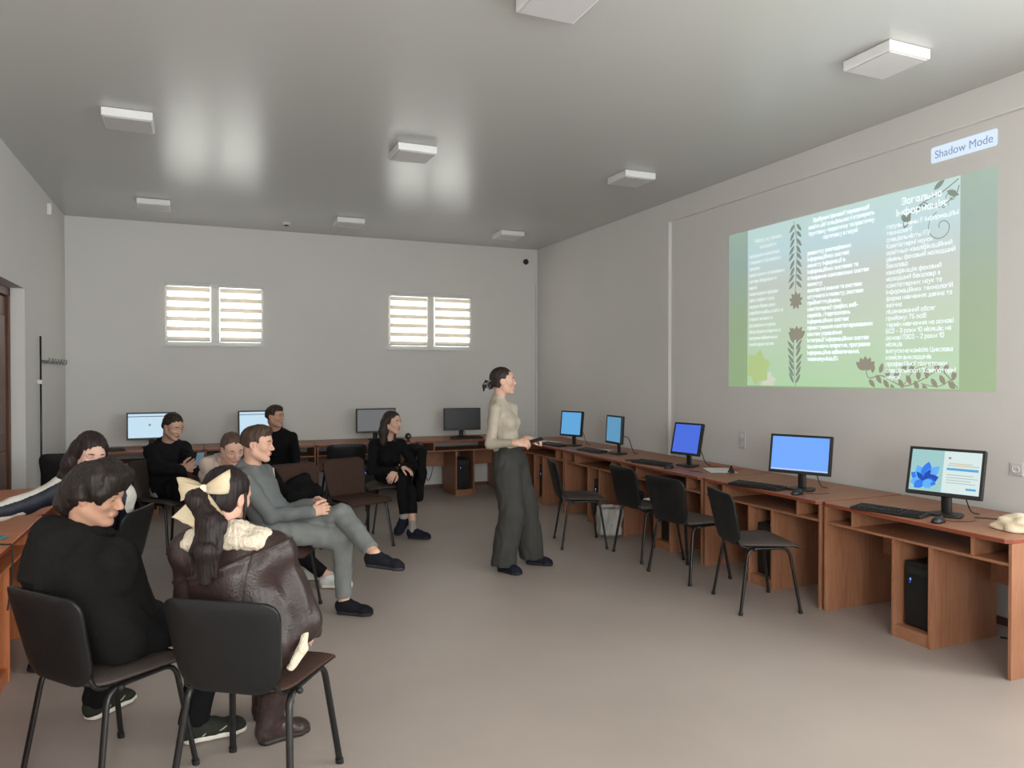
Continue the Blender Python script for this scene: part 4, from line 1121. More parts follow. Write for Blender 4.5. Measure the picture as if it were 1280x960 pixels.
def shoe(par, origin, ankle, toe, up, m_up, m_sole, L=.285, wid=1.0, style='sneaker', hgt=.085, shin=None):
    """sole plane lies hgt under the ankle; toe = pointing direction"""
    up = nrm(up); f = nrm(V(toe) - up * (V(toe) @ up)); sd = np.cross(up, f); b = V(ankle) - up * hgt - f * .062
    Q = lambda x, y, z: b + f * x + sd * y + up * z
    S = Sculpt(); w = wid
    S.ecap(Q(.042, 0, .040), Q(.12, 0, .040), sd, (.036 * w, .040), (.038 * w, .040), .02)
    S.ecap(Q(.12, 0, .036), Q(L - .075, 0, .030), sd, (.039 * w, .040), (.047 * w, .034), .02)
    S.ecap(Q(L - .078, 0, .028), Q(L - .045, .003, .024), sd, (.047 * w, .033), (.040 * w, .026), .02)
    S.ecap(Q(.075, 0, hgt - .018), Q(.14, 0, .052), sd, (.038 * w, .034), (.040 * w, .030), .02)
    S.ecap(Q(.045, 0, .06), Q(.062, 0, hgt + (.0 if style != 'boot' else .10)), sd, (.036 * w, .044), (.040 * w, .047), .03)
    if shin is not None: S.cap(V(ankle), V(ankle) + nrm(V(shin) - V(ankle)) * .20, .050, .062, .02); S.cut(V(ankle) + nrm(V(shin) - V(ankle)) * .19, V(shin) - V(ankle), within=(V(ankle) + nrm(V(shin) - V(ankle)) * .24, .12))
    S.cut(Q(0, 0, .010), -up, within=(Q(.1, 0, 0), .2))
    if style != 'boot': S.cut(Q(.06, 0, hgt + .008), nrm(up - f * .15), within=(Q(.06, 0, hgt), .12))
    o = sculpt_obj('shoe', S, .0045, m_up, origin, par, folds(.0012, .05, 5))
    T = Sculpt(); e = .004
    T.ecap(Q(.042, 0, .012), Q(.12, 0, .012), sd, ((.036 + e) * w, .03), ((.038 + e) * w, .03), .01)
    T.ecap(Q(.12, 0, .012), Q(L - .075, 0, .012), sd, ((.039 + e) * w, .03), ((.047 + e) * w, .03), .01)
    T.ecap(Q(L - .078, 0, .012), Q(L - .043, .003, .012), sd, ((.047 + e) * w, .03), ((.040 + e) * w, .026), .01)
    T.cut(Q(0, 0, .024), up); T.cut(Q(0, 0, .0012), -up)
    sculpt_obj('sole', T, .0045, m_sole, origin, o)
    if style == 'sneaker':
        bm = BM()
        for j in range(4):
            x = .115 + j * .022; zz = .079 - j * .0075
            tube(bm, spline([Vector(Q(x, -.024, zz - .006) - origin), Vector(Q(x + .004, 0, zz + .004) - origin), Vector(Q(x, .024, zz - .006) - origin)], 4), .0032, 6)
        obj('laces', bm, m_sole if style == 'white' else M['dark'], o)
    return o

def hair_cap(P, hm, par, h=.004, front=.0, low=-.062, puff=.010, extra=None, side=.0, name='hair', face=(.128, 0, -.030, .074, .070, .098), seed=1, amp=.0022, ears=True):
    S = Sculpt(); k = P.k
    S.ell(P.H(-.016, 0, .034), V(.096 + puff, .076 + puff, .086 + puff) * k, P.R, .02)
    S.ell(P.H(-.050, 0, -.022), V(.060 + puff * .6, .064 + puff * .5, .060) * k, P.R, .03)
    if extra: extra(S)
    S.ell(P.H(*face[:3]), V(face[3:]) * k, P.R, .016, 's')
    if ears == 'low':
        for y in (-1, 1): S.ell(P.H(-.004, y * .092, -.034), V(.030, .034, .028) * k, P.R, .010, 's')
    elif ears:
        for y in (-1, 1): S.ell(P.H(.004, y * .088, -.016), V(.034, .028, .036) * k, P.R, .012, 's')
    if low is not None: S.cut(P.H(-.04, 0, low), P.R @ V(-.35, 0, -1), within=(P.H(-.03, 0, low), .14))
    return sculpt_obj(name, S, h, hm, P.o, par, folds(amp, .02, seed, (1, 1, .25)))
# ------------------------------------------------------------------ the nine people
SOLE_B = mat('black_sole', rgb(26, 26, 30), .7); SHOE_B = cloth('black_knit_shoe', rgb(27, 26, 33), .85); SHOE_N = cloth('navy_knit_shoe', rgb(30, 31, 44), .85)
SOLE_W = mat('white_sole', rgb(214, 208, 196), .6); SHOE_W = mat('white_leather_shoe', rgb(214, 212, 210), .5, bump=.1)
BROW = mat('brow_hair', rgb(52, 38, 31), .8)

def joints(pel, neck, pyaw, cyaw, sh=.165, hip=.085, up=.02, sag=0.0):
    J = dict(pel=V(pel), neck=V(neck)); d = J['neck'] - J['pel']
    J['pside'] = ydir(pyaw + 90); J['cside'] = ydir(cyaw + 90)
    J['waist'] = J['pel'] + d * .36 - ydir(cyaw) * sag; J['chest'] = J['pel'] + d * .66 - ydir(cyaw) * sag * .6
    J['shL'] = J['neck'] - nrm(d) * (.085 - up) + J['cside'] * sh; J['shR'] = J['neck'] - nrm(d) * (.085 - up) - J['cside'] * sh
    J['hipL'] = J['pel'] + J['pside'] * hip - V(0, 0, .01); J['hipR'] = J['pel'] - J['pside'] * hip - V(0, 0, .01)
    return J
def arm(J, s, wrist, pole, l1=.285, l2=.25):
    J['el' + s], J['wr' + s] = ik(J['sh' + s], wrist, l1, l2, pole)
def leg(J, s, ankle, pole, l1=.43, l2=.41):
    J['kn' + s], J['an' + s] = ik(J['hip' + s], ankle, l1, l2, pole)

def person(label, P, J, skin, hands, h=.005, brow=BROW, closed=False, jaw=1.0, nose=1.0, w=.92, feet=True, brows=True, neck_r=.052):
    """the whole body as one skin: head with face, neck, trunk, arms with fingers, legs and feet"""
    S = Sculpt()
    torso(S, J, -.012, w, shoulder=.045)
    S.chain([J['neck'] - nrm(J['neck'] - J['chest']) * .04, P.H(-.026, 0, -.05), P.H(-.02, 0, -.02)], [neck_r + .010, neck_r * .98, neck_r], .03)
    P.head(S, jaw, nose)
    for s in 'LR':
        if 'el' + s in J:
            S.chain([J['sh' + s], J['el' + s], J['wr' + s]], [.044, .036, .024], .012)
            if s in hands: P.hand(S, J['wr' + s], *hands[s])
        if 'kn' + s in J:
            S.chain([J['hip' + s], J['kn' + s], J['an' + s]], [.075, .050, .034], .02)
            if feet and 'toe' + s in J:
                t = nrm(J['toe' + s]); u = nrm(J['fup' + s]); t = nrm(t - u * (t @ u)); a = J['an' + s]
                S.chain([a, a - u * .045 - t * .03], [.033, .026], .02); S.chain([a - u * .01, a - u * .05 + t * .09, a - u * .056 + t * .14], [.032, .024, .020], .02)
    carve(S, J, .008)
    o = sculpt_obj('person', S, h, skin, P.o, None, None, P.lipfun)
    o.location = tuple(P.o); tag(o, label, 'person', 'people in the room')
    P.face_parts(o, brow, closed)
    return o

def top(name, par, P, J, m, g=.012, w=.92, arms=(.056, .050, .038), collar=None, bust=0, hem=None, fold=.004, h=.006, seed=1, cuff=-.0, extra=None, mfun=None, belly=0, grooves=(), wl=.11, low=True, shoulder=.05):
    S = Sculpt(); torso(S, J, g, w, bust, belly=belly, shoulder=shoulder, low=low)
    for s in 'LR':
        if 'el' + s in J:
            we = J['wr' + s] + nrm(J['wr' + s] - J['el' + s]) * cuff
            S.chain([J['sh' + s], J['el' + s], we], arms, .015)
    up = nrm(P.H(-.02, 0, -.06) - J['neck'])
    if collar is None: S.ell(J['neck'] + up * .112, (.088, .088, .088), None, .008, 's')
    elif collar[0] == 'turtle': S.cap(J['neck'], J['neck'] + up * collar[1], collar[2], collar[2] * .93, .025); S.cut(J['neck'] + up * (collar[1] + .008), up, within=(J['neck'] + up * (collar[1] + .06), .10))
    if hem is not None: S.cut(hem[0], hem[1])
    if extra: extra(S)
    carve(S, J)
    return sculpt_obj(name, S, h, m, P.o, par, folds(fold, wl, seed, grooves=grooves), mfun)

def trousers(par, P, J, m, r=(.090, .066, .050), g=.012, w=.95, waist=None, h=.006, fold=.004, seed=2, seat=None, name='trousers', hemcut=.035, extra=None):
    S = Sculpt(); sp = J['pside']
    d = nrm(J['waist'] - J['pel'])
    S.ecap(J['pel'] - d * .02, J['pel'] + d * .08, sp, (.155 * w + g, .108 + g), (.135 * w + g, .098 + g), .05)
    for s in 'LR':
        if 'kn' + s in J:
            S.cap(J['hip' + s], J['kn' + s], r[0], r[1], .03); S.cap(J['kn' + s], J['an' + s], r[1], r[2], .012)
            if hemcut is not None: S.cut(J['an' + s] - nrm(J['an' + s] - J['kn' + s]) * hemcut, J['an' + s] - J['kn' + s], within=(J['an' + s] + nrm(J['an' + s] - J['kn' + s]) * .05, .14))
    S.cut(J['pel'] + d * (waist if waist is not None else .10), d, within=(J['pel'] + d * .2, .22))
    if extra: extra(S)
    carve(S, J)
    return sculpt_obj(name, S, h, m, P.o, par, folds(fold, .10, seed))

def chair_for(J, yaw, src, label, fwd=.03, g=g2):
    c = J['pel'][:2] + ydir(yaw)[:2] * fwd
    o = dup(src, (c[0], c[1], 0), math.radians(yaw), label, g); return (c, yaw)

# ---- 1 the standing speaker
R = frame(-20, -4); P = Person(pt(652, 706, 6.2), R, pt(629, 476.5, 6.2), .98)
J = joints(pt(637, 573, 6.2), pt(622, 503, 6.22), -45, -48, .150, .085, .03)
J['shR'] = pt(619, 512.5, 6.09); J['shL'] = pt(639, 511, 6.31)
arm(J, 'R', pt(645, 553.5, 5.88), -ydir(-48) - V(0, 0, .6)); arm(J, 'L', pt(659, 548.5, 6.07), V(0, 0, -1) + ydir(-48) * .0)
leg(J, 'R', pt(629, 702, 6.1), ydir(-45)); leg(J, 'L', pt(665, 694, 6.34), ydir(-35))
J['toeR'], J['fupR'] = ydir(-62), V(0, 0, 1); J['toeL'], J['fupL'] = ydir(-38), V(0, 0, 1)
for s in 'LR': J['an' + s][2] = .088
sk = skin_mats(rgb(212, 170, 150), rgb(176, 112, 104)); hm = hair_mat('dark_brown_hair', rgb(44, 35, 32))
hd = ydir(-30, 5)
o = person('woman in beige turtleneck and wide dark trousers standing in profile facing the slide', P, J, sk,
           {'R': (ydir(-25, 2), nrm(V(0, 0, -.5) + ydir(67) * .6), True, (35, 45, 30), .95), 'L': (ydir(-30, 0), V(0, 0, -1), False, (30, 40, 30), .95)}, w=.80, neck_r=.047, jaw=.95)
SKB = cloth('beige_ribbed_knit', rgb(180, 169, 154), .92, .25, 200)
d = nrm(J['waist'] - J['pel'])
top('turtleneck_sweater', o, P, J, SKB, .006, .80, (.050, .042, .027), ('turtle', .066, .058), .043, (J['pel'] + d * .085, -d), .0022, .0055, 3, 0, wl=.08)
TG = cloth('dark_grey_corduroy', rgb(66, 65, 63), .92, .25, 240)
def wide(S):
    for s in 'LR':
        S.cap(J['hip' + s] - V(0, 0, .05), J['kn' + s], .105, .098, .03); S.cap(J['kn' + s], J['an' + s] - V(0, 0, .03), .098, .105, .02)
        S.cut(V(0, 0, .055), (0, 0, -1))
trousers(o, P, J, TG, (.105, .10, .10), .010, .84, .115, .006, .0045, 4, None, 'trousers', None, wide)
S = Sculpt(); S.ecap(J['pel'] + d * .088, J['pel'] + d * .118, J['pside'], (.128, .104), (.124, .102), .01); S.cut(J['pel'] + d * .12, d); S.cut(J['pel'] + d * .084, -d)
sculpt_obj('belt', S, .005, M['dark'], P.o, o)
for s in 'RL': shoe(o, P.o, J['an' + s], J['toe' + s], (0, 0, 1), SHOE_N, SOLE_B, .265, 1.0, 'slip')
hr = hair_cap(P, hm, o, .004, puff=.004, low=-.055, face=(.130, 0, -.014, .082, .080, .106), seed=3)
S = Sculpt(); S.ell(P.H(-.115, 0, -.028), (.030, .034, .036), P.R, .01); S.chain([P.H(-.13, .0, -.02), P.H(-.165, .005, -.035), P.H(-.172, 0, -.075)], [.016, .012, .004], .01); S.chain([P.H(-.12, .0, -.0), P.H(-.15, .0, .01), P.H(-.175, 0, -.02)], [.014, .009, .003], .01)
sculpt_obj('bun', S, .004, hm, P.o, o, folds(.002, .02, 2))
bm = BM()
for k in range(6):
    a = P.H(-.085 - .004 * k, -.028 + .011 * k, .012); 
    tube(bm, spline([Vector(P.H(-.095, -.035 + .014 * k, .014) - P.o), Vector(P.H(-.128, -.04 + .015 * k, .004) - P.o), Vector(P.H(-.142, -.035 + .014 * k, -.03) - P.o), Vector(P.H(-.118, -.028 + .012 * k, -.066) - P.o)], 5), .005, 6)
obj('hair_claw', bm, mat('grey_claw_clip', rgb(110, 116, 120), .3), o, smooth=True)
# what she holds
wr = J['wrR']
bm = BM(); box(bm, -.068, .068, -.033, .033, -.004, .004, .003)
ph = obj('smartphone', bm, M['dark']); q = pt(668, 551, 5.93); ph.location = tuple(q); ph.rotation_euler = (.25, -.25, math.radians(-15)); tag(ph, 'dark smartphone held in both hands by the standing woman', 'phone')

# ---- 2 the woman in black at the back
R = frame(-52, 2); P = Person(pt(487, 592, 7.85), R, pt(490.5, 528, 7.57), .97)
J = joints(pt(487, 591.5, 7.85), pt(484, 551, 7.66), -82, -80, .150, .08, .03, .03)
arm(J, 'R', pt(494, 588, 7.42), -J['pside'] - V(0, 0, .8)); arm(J, 'L', pt(502.5, 583, 7.45), J['pside'] - V(0, 0, .8))
leg(J, 'R', pt(504.5, 647, 7.40), V(.1, -.3, 1), .42, .40); leg(J, 'L', pt(516, 659.5, 7.33), V(.3, -.3, 1), .42, .40)
J['toeR'], J['fupR'] = ydir(-140, 42), V(-.3, -.35, .8); J['toeL'], J['fupL'] = ydir(-28), V(0, 0, 1); J['anL'][2] = .088
sk = skin_mats(rgb(208, 166, 146), rgb(170, 110, 102)); hm2 = hair_mat('dark_long_hair', rgb(52, 41, 37))
ch2 = chair_for(J, 176, ch_k, 'sideways chair under the long-haired woman in black, a jacket over its back', .0); J['chair'] = ch2
o = person('woman with long dark hair in black clothes seated cross-ankled before the back desks', P, J, sk,
           {'R': (nrm(ydir(-150) * .7 + V(0, 0, -.75)), ydir(67), True, (18, 25, 20), .95), 'L': (nrm(ydir(-35) + V(0, 0, -.45)), V(0, 0, -1), False, (15, 20, 15), .95)}, w=.80, neck_r=.047)
BLK = cloth('black_cotton', rgb(22, 21, 22), .95, .15, 300)
top('black_top', o, P, J, BLK, .010, .82, (.052, .044, .032), None, .040, None, .0035, .006, 5)
trousers(o, P, J, BLK, (.082, .060, .044), .010, .84, .1, .006, .004, 6, ch2)
S = Sculpt()
for s in 'RL':
    dn = nrm(J['an' + s] - J['kn' + s]); S = Sculpt(); S.cap(J['an' + s] - dn * .07, J['an' + s] + dn * .01, .040, .042, .01); sculpt_obj('sock', S, .005, cloth('grey_sock', rgb(150, 146, 142), .9), P.o, o)
    shoe(o, P.o, J['an' + s], J['toe' + s], J['fup' + s], SHOE_N, SOLE_B, .262, 1.0, 'sneaker')
def lng(S):
    S.chain([P.H(-.05, .055, .0), P.H(-.06, .070, -.10), P.H(-.045, .080, -.20)], [.048, .045, .03], .03); S.chain([P.H(-.05, -.055, .0), P.H(-.06, -.070, -.10), P.H(-.05, -.085, -.22)], [.048, .046, .03], .03)
    S.ecap(P.H(-.075, 0, -.02), P.H(-.085, 0, -.2), P.R[:, 1], (.075, .04), (.085, .03), .03)
hair_cap(P, hm2, o, .004, puff=.006, low=None, extra=lng, face=(.128, 0, -.022, .082, .068, .112), ears=False, seed=4)

# ---- 3 the man in the black turtleneck at the back
R = frame(-38, 2); P = Person(pt(356, 584, 8.3), R, pt(344, 520.5, 8.1))
J = joints(pt(357, 583.5, 8.3), pt(348, 541, 8.2), -68, -65, .150, .085, .02, .02)
arm(J, 'R', pt(352, 592, 7.85), -J['pside'] - V(0, 0, .8)); arm(J, 'L', pt(372, 590, 7.85), J['pside'] - V(0, 0, .8))
leg(J, 'L', pt(404, 655, 7.65), V(.2, -.5, 1)); leg(J, 'R', pt(375, 668, 7.5), V(0, -.3, 1))
J['toeL'], J['fupL'] = ydir(-45), V(0, 0, 1); J['toeR'], J['fupR'] = ydir(-75), V(0, 0, 1)
for s in 'LR': J['an' + s][2] = .088
sk = skin_mats(rgb(198, 152, 130), rgb(160, 104, 96)); hm3 = hair_mat('brown_short_hair', rgb(62, 48, 40), .6)
ch3 = chair_for(J, -68, ch_k, 'chair under the man in the black turtleneck', .0); J['chair'] = ch3
o = person('man in black turtleneck and blue jeans seated at the back near the pale screen', P, J, sk,
           {'R': (ydir(-40, 15), V(0, 0, -1), True), 'L': (ydir(-90, 15), V(0, 0, -1), False)}, w=.95)
top('turtleneck_sweater', o, P, J, BLK, .014, .98, (.060, .052, .040), ('turtle', .055, .062), 0, None, .004, .007, 7)
trousers(o, P, J, cloth('blue_jeans', rgb(92, 104, 112), .9, .2, 240, .15), (.092, .068, .056), .012, .95, .1, .007, .004, 8, ch3)
for s in 'RL': shoe(o, P.o, J['an' + s], J['toe' + s], (0, 0, 1), SHOE_B, SOLE_B, .29)
hair_cap(P, hm3, o, .004, puff=.004, low=-.03, extra=lambda S: S.ell(P.H(.025, 0, .088), (.06, .056, .036), P.R, .03), face=(.134, 0, -.028, .080, .090, .100), seed=5)

# ---- 4 the man in grey, legs crossed
R = frame(-22, 3); P = Person(pt(350, 660, 5.0), R, pt(322, 555, 4.93))
J = joints(pt(350, 659, 5.0), pt(311, 586, 4.97), -25, -27, .175, .085, .025, .03)
arm(J, 'R', pt(389, 640, 4.86), -ydir(-25) - V(0, 0, .7), .30, .26); arm(J, 'L', pt(391, 630, 5.06), V(0, 0, -1), .30, .26)
leg(J, 'R', pt(430, 748, 5.02), ydir(-25) + V(0, 0, .6), .44, .42); J['knL'], J['anL'] = pt(427, 643, 4.98), pt(468, 692, 4.74)
J['anR'][2] = .088; J['toeR'], J['fupR'] = ydir(-33), V(0, 0, 1); J['toeL'], J['fupL'] = ydir(-27, 6), nrm(V(0, 0, 1) + ydir(-27) * .1)
sk = skin_mats(rgb(214, 168, 146), rgb(186, 116, 106)); hm4 = hair_mat('brown_cropped_hair', rgb(72, 54, 44), .6)
ch4 = chair_for(J, -25, ch_b, 'brown chair under the man in the grey tracksuit', -.01); J['chair'] = ch4
o = person('man in grey tracksuit seated sideways with legs crossed and hands clasped', P, J, sk,
           {'R': (nrm(ydir(-15, -12)), nrm(ydir(67) + V(0, 0, -.2)), True, (40, 45, 30)), 'L': (nrm(ydir(-35, -8)), nrm(ydir(-113) + V(0, 0, -.3)), False, (45, 50, 35))}, h=.0045, w=.95, nose=1.05)
GRY = cloth('grey_fleece', rgb(124, 126, 124), .95, .2, 300)
up = nrm(P.H(-.02, 0, -.06) - J['neck'])
def hood4(S):
    S.ecap(J['neck'] + up * .03 + ydir(153) * .045, J['neck'] - up * .045 + ydir(153) * .075, J['cside'], (.095, .035), (.075, .03), .03)
top('hoodie', o, P, J, cloth('grey_fleece_dark', rgb(110, 113, 113), .95, .2, 300), .016, .97, (.062, .055, .042), ('turtle', .062, .064), 0, None, .0045, .0055, 9, extra=hood4)
trousers(o, P, J, GRY, (.094, .070, .052), .012, .95, .1, .0055, .0045, 10, ch4)
bm = BM(); kn, hp = J['knL'], J['hipL']; ax = nrm(kn - hp); c = hp + (kn - hp) * .82; sdv = nrm(np.cross(ax, V(0, 0, 1))); upv = np.cross(sdv, ax)
tube(bm, [Vector(c + upv * .089 * math.cos(a) + sdv * .089 * math.sin(a) - P.o) for a in [math.radians(q) for q in range(-70, 60, 8)]], .004, 6, .013, up=Vector(upv))
obj('pocket_strap', bm, M['dark'], o)
for s in 'RL': shoe(o, P.o, J['an' + s], J['toe' + s], J['fup' + s], SHOE_B, SOLE_B, .285)
hair_cap(P, hm4, o, .0035, puff=.004, low=-.022, extra=lambda S: S.ell(P.H(.030, 0, .092), (.062, .056, .036), P.R, .03), face=(.136, 0, -.030, .080, .095, .108), seed=6)

# ---- 5 the girl in the pale hoodie
R = frame(-72, 22, 4); P = Person(pt(300, 638, 5.65), R, pt(290.5, 561, 5.42), .97)
J = joints(pt(300, 637, 5.65), pt(280, 592, 5.56), -30, -45, .150, .08, .03, .03)
arm(J, 'R', pt(330, 640, 5.35), -J['cside'] - V(0, 0, .8)); arm(J, 'L', pt(345, 632, 5.6), V(0, 0, -1))
leg(J, 'R', pt(409, 722, 5.64), V(0, 0, 1) + ydir(-25) * .4, .43, .42); leg(J, 'L', pt(388, 714, 5.86), V(0, 0, 1) + ydir(-25) * .4, .43, .42)
for s in 'LR': J['an' + s][2] = .09; J['toe' + s], J['fup' + s] = ydir(-24), V(0, 0, 1)
sk = skin_mats(rgb(212, 168, 150), rgb(186, 118, 110)); hm5 = hair_mat('light_brown_tied_hair', rgb(84, 66, 56), .5)
ch5 = chair_for(J, -28, ch_b, 'brown chair under the girl in the pale hoodie', .0); J['chair'] = ch5
o = person('girl in pale pink-beige hoodie looking down, half hidden behind the man in grey', P, J, sk,
           {'R': (ydir(-20, 10), V(0, 0, -1), True, (25, 30, 25), .93), 'L': (ydir(-40, 10), V(0, 0, -1), False, (25, 30, 25), .93)}, w=.82, closed=True)
HOOD = cloth('pale_pink_fleece', rgb(192, 173, 161), .95, .25, 260)
up = nrm(P.H(-.02, 0, -.06) - J['neck'])
def hood5(S):
    b = -ydir(-55)
    S.ecap(J['neck'] + up * .115 + b * .085 - J['cside'] * .12, J['neck'] + up * .105 + b * .10 + J['cside'] * .09, b, (.066, .068), (.062, .065), .02)
    S.ecap(J['neck'] + up * .03 + b * .09 - J['cside'] * .06, J['neck'] - up * .08 + b * .10, J['cside'], (.09, .05), (.07, .05), .04)
    for y in (-1, 1): S.cap(J['neck'] + up * .055 + J['cside'] * y * .085 + b * .03, J['neck'] - up * .03 + J['cside'] * y * .05 - b * .09, .036, .028, .03)
top('hoodie', o, P, J, HOOD, .026, .88, (.066, .058, .046), None, .03, None, .009, .0055, 11, extra=hood5)
trousers(o, P, J, BLK, (.085, .062, .050), .010, .86, .1, .006, .004, 12, ch5)
for s in 'RL': shoe(o, P.o, J['an' + s], J['toe' + s], (0, 0, 1), SHOE_W, SOLE_W, .275, 1.0, 'white')
hair_cap(P, hm5, o, .004, puff=.004, low=-.05, face=(.128, 0, -.016, .080, .074, .106), seed=7)

# ---- 6 the man with the phone
R = frame(-50, 20); P = Person(pt(213, 607, 6.95), R, pt(216.5, 533, 6.83))
J = joints(pt(212, 606, 6.95), pt(209, 553, 6.93), -45, -55, .155, .085, .01, .03)
arm(J, 'R', pt(228, 587, 6.52), -J['cside'] - V(0, 0, .7), .30, .25); arm(J, 'L', pt(247, 590, 6.62), J['cside'] - V(0, 0, .7), .30, .25)
leg(J, 'R', pt(268, 668, 6.55), V(0, 0, 1) + ydir(-35) * .3); leg(J, 'L', pt(292, 640, 6.6), V(0, 0, 1) + ydir(-35) * .3)
J['anR'][2] = .09; J['toeR'], J['fupR'] = ydir(-35), V(0, 0, 1); J['toeL'], J['fupL'] = ydir(-35, 25), nrm(V(0, 0, 1) + ydir(-35) * .4)
sk = skin_mats(rgb(200, 158, 138), rgb(164, 108, 98)); hm6 = hair_mat('dark_cropped_hair', rgb(48, 38, 33), .6)
ch6 = chair_for(J, -42, ch_k, 'chair under the man in the loose black sweater holding a phone', .0); J['chair'] = ch6
o = person('man in loose black sweater seated in front of the left screen looking at a phone', P, J, sk,
           {'R': (nrm(ydir(-25, -25)), nrm(ydir(67) + V(0, 0, .3)), True, (30, 35, 25)), 'L': (nrm(ydir(160, -10)), nrm(V(0, 0, 1) + ydir(-113) * .4), False, (15, 20, 15))}, w=.98, closed=True)
def hem6(S): S.ell(J['pel'] + V(0, 0, .02), (.20, .19, .10), None, .05)
top('black_sweater', o, P, J, cloth('black_wool', rgb(25, 25, 28), .95, .2, 240), .022, 1.02, (.074, .062, .044), None, 0, None, .006, .0065, 13, belly=.02)
trousers(o, P, J, BLK, (.098, .074, .058), .016, 1.0, .1, .0065, .005, 14, ch6)
S = Sculpt(); S.ecap(J['pel'] - V(0, 0, .045), J['pel'] - V(0, 0, .02), J['pside'], (.185, .150), (.185, .15), .01); carve(S, J); S.cut(J['pel'] - V(0, 0, .02), (0, 0, 1)); S.cut(J['pel'] + ydir(-45) * .03, ydir(-45))
sculpt_obj('shirt_hem', S, .006, cloth('grey_cotton', rgb(150, 146, 143), .9), P.o, o)
for s in 'RL': shoe(o, P.o, J['an' + s], J['toe' + s], J['fup' + s], SHOE_B, SOLE_B, .29)
hair_cap(P, hm6, o, .004, puff=.005, low=-.04, face=(.134, 0, -.038, .079, .092, .100), seed=8)
bm = BM(); box(bm, -.032, .032, -.062, .062, -.004, .004, .003); ph = obj('smartphone', bm, mat('blue_phone', rgb(120, 148, 170), .35)); ph.location = tuple(pt(249.5, 573.5, 6.44)); ph.rotation_euler = (math.radians(55), math.radians(0), math.radians(-20)); tag(ph, 'pale blue smartphone held up by the man in the loose black sweater', 'phone')

# ---- 7 the girl in the navy and white jacket
R = frame(-62, 20, -6); P = Person(pt(120, 680, 4.48), R, pt(113, 566, 4.36), .97)
J = joints(pt(121, 681, 4.48), pt(117, 601, 4.46), 165, -128, .155, .08, .03, .0)
J['shR'] = pt(80, 609, 4.34); J['shL'] = pt(154, 620, 4.53)
J['elR'], J['wrR'] = pt(33, 630, 4.22), pt(-28, 647, 4.05); arm(J, 'L', pt(118, 690, 4.28), V(0, 0, -1) - J['cside'] * .1)
leg(J, 'R', V(-.74, 4.86, .09), ydir(-118) + V(0, 0, .5)); leg(J, 'L', V(-.56, 4.78, .09), ydir(-110) + V(0, 0, .5))
for s in 'LR': J['an' + s][2] = .09; J['toe' + s], J['fup' + s] = ydir(-120), V(0, 0, 1)
sk = skin_mats(rgb(218, 176, 158), rgb(190, 122, 114)); hm7 = hair_mat('long_dark_hair', rgb(42, 32, 31))
ch7 = chair_for(J, 162, ch_k, 'black plastic chair turned to the left desk, under the girl in the navy jacket', .02); J['chair'] = ch7
o = person('girl with long dark hair in a navy and white jacket leaning on the left desk', P, J, sk,
           {'R': (ydir(157, 0), V(0, 0, -1), True, (20, 25, 20), .93), 'L': (ydir(-150, 10), V(0, 0, -1), False, (25, 30, 25), .93)}, w=.82, closed=True)
NAVY = cloth('navy_nylon', rgb(24, 27, 42), .55, .1, 200, spec=.4); WHITE = cloth('white_nylon', rgb(206, 202, 192), .6, .1, 200)
cam_ = ydir(-113)
seg = [(J['neck'] + V(0, 0, .06) - J['cside'] * .06, J['shR'] + V(0, 0, .08) + cam_ * .03), (J['shR'] + V(0, 0, .08) + cam_ * .03, J['elR'] + V(0, 0, .075) + cam_ * .035), (J['elR'] + V(0, 0, .075) + cam_ * .035, J['wrR'] + V(0, 0, .06) + cam_ * .03), (J['neck'] + V(0, 0, .06) + J['cside'] * .05, J['shL'] + V(0, 0, .085)), (J['shL'] + V(0, 0, .085), J['shL'] * .75 + J['elL'] * .25 + J['cside'] * .085)]
seg2 = [(J['elR'] - V(0, 0, .055) + cam_ * .045, J['wrR'] - V(0, 0, .035) + cam_ * .045)]
def stripes(Pn):
    m = np.zeros(len(Pn), bool)
    for L_, w_ in ((seg, .044), (seg2, .022)):
        for a, b in L_:
            ab = b - a; t = np.clip(((Pn - a) @ ab) / (ab @ ab), 0, 1); m |= np.linalg.norm(Pn - a - t[:, None] * ab, axis=1) < w_
    return m.astype(int)
top('sport_jacket', o, P, J, [NAVY, WHITE], .024, .88, (.066, .060, .046), ('turtle', .035, .075), .03, None, .004, .005, 15, mfun=stripes)
trousers(o, P, J, BLK, (.085, .062, .050), .010, .86, .1, .007, .004, 16, ch7)
for s in 'RL': shoe(o, P.o, J['an' + s], J['toe' + s], (0, 0, 1), SHOE_B, SOLE_B, .27)
def lng7(S):
    for y in (-1, 1): S.chain([P.H(-.03, y * .062, .02), P.H(-.035, y * .080, -.08), P.H(-.035, y * .085, -.19), P.H(-.02, y * .085, -.27)], [.044, .046, .042, .025], .03)
    S.ecap(P.H(-.07, 0, -.02), P.H(-.085, 0, -.2), P.R[:, 1], (.08, .045), (.085, .035), .03)
hair_cap(P, hm7, o, .004, puff=.010, low=None, extra=lng7, face=(.132, 0, -.012, .084, .066, .116), ears=False, seed=9)

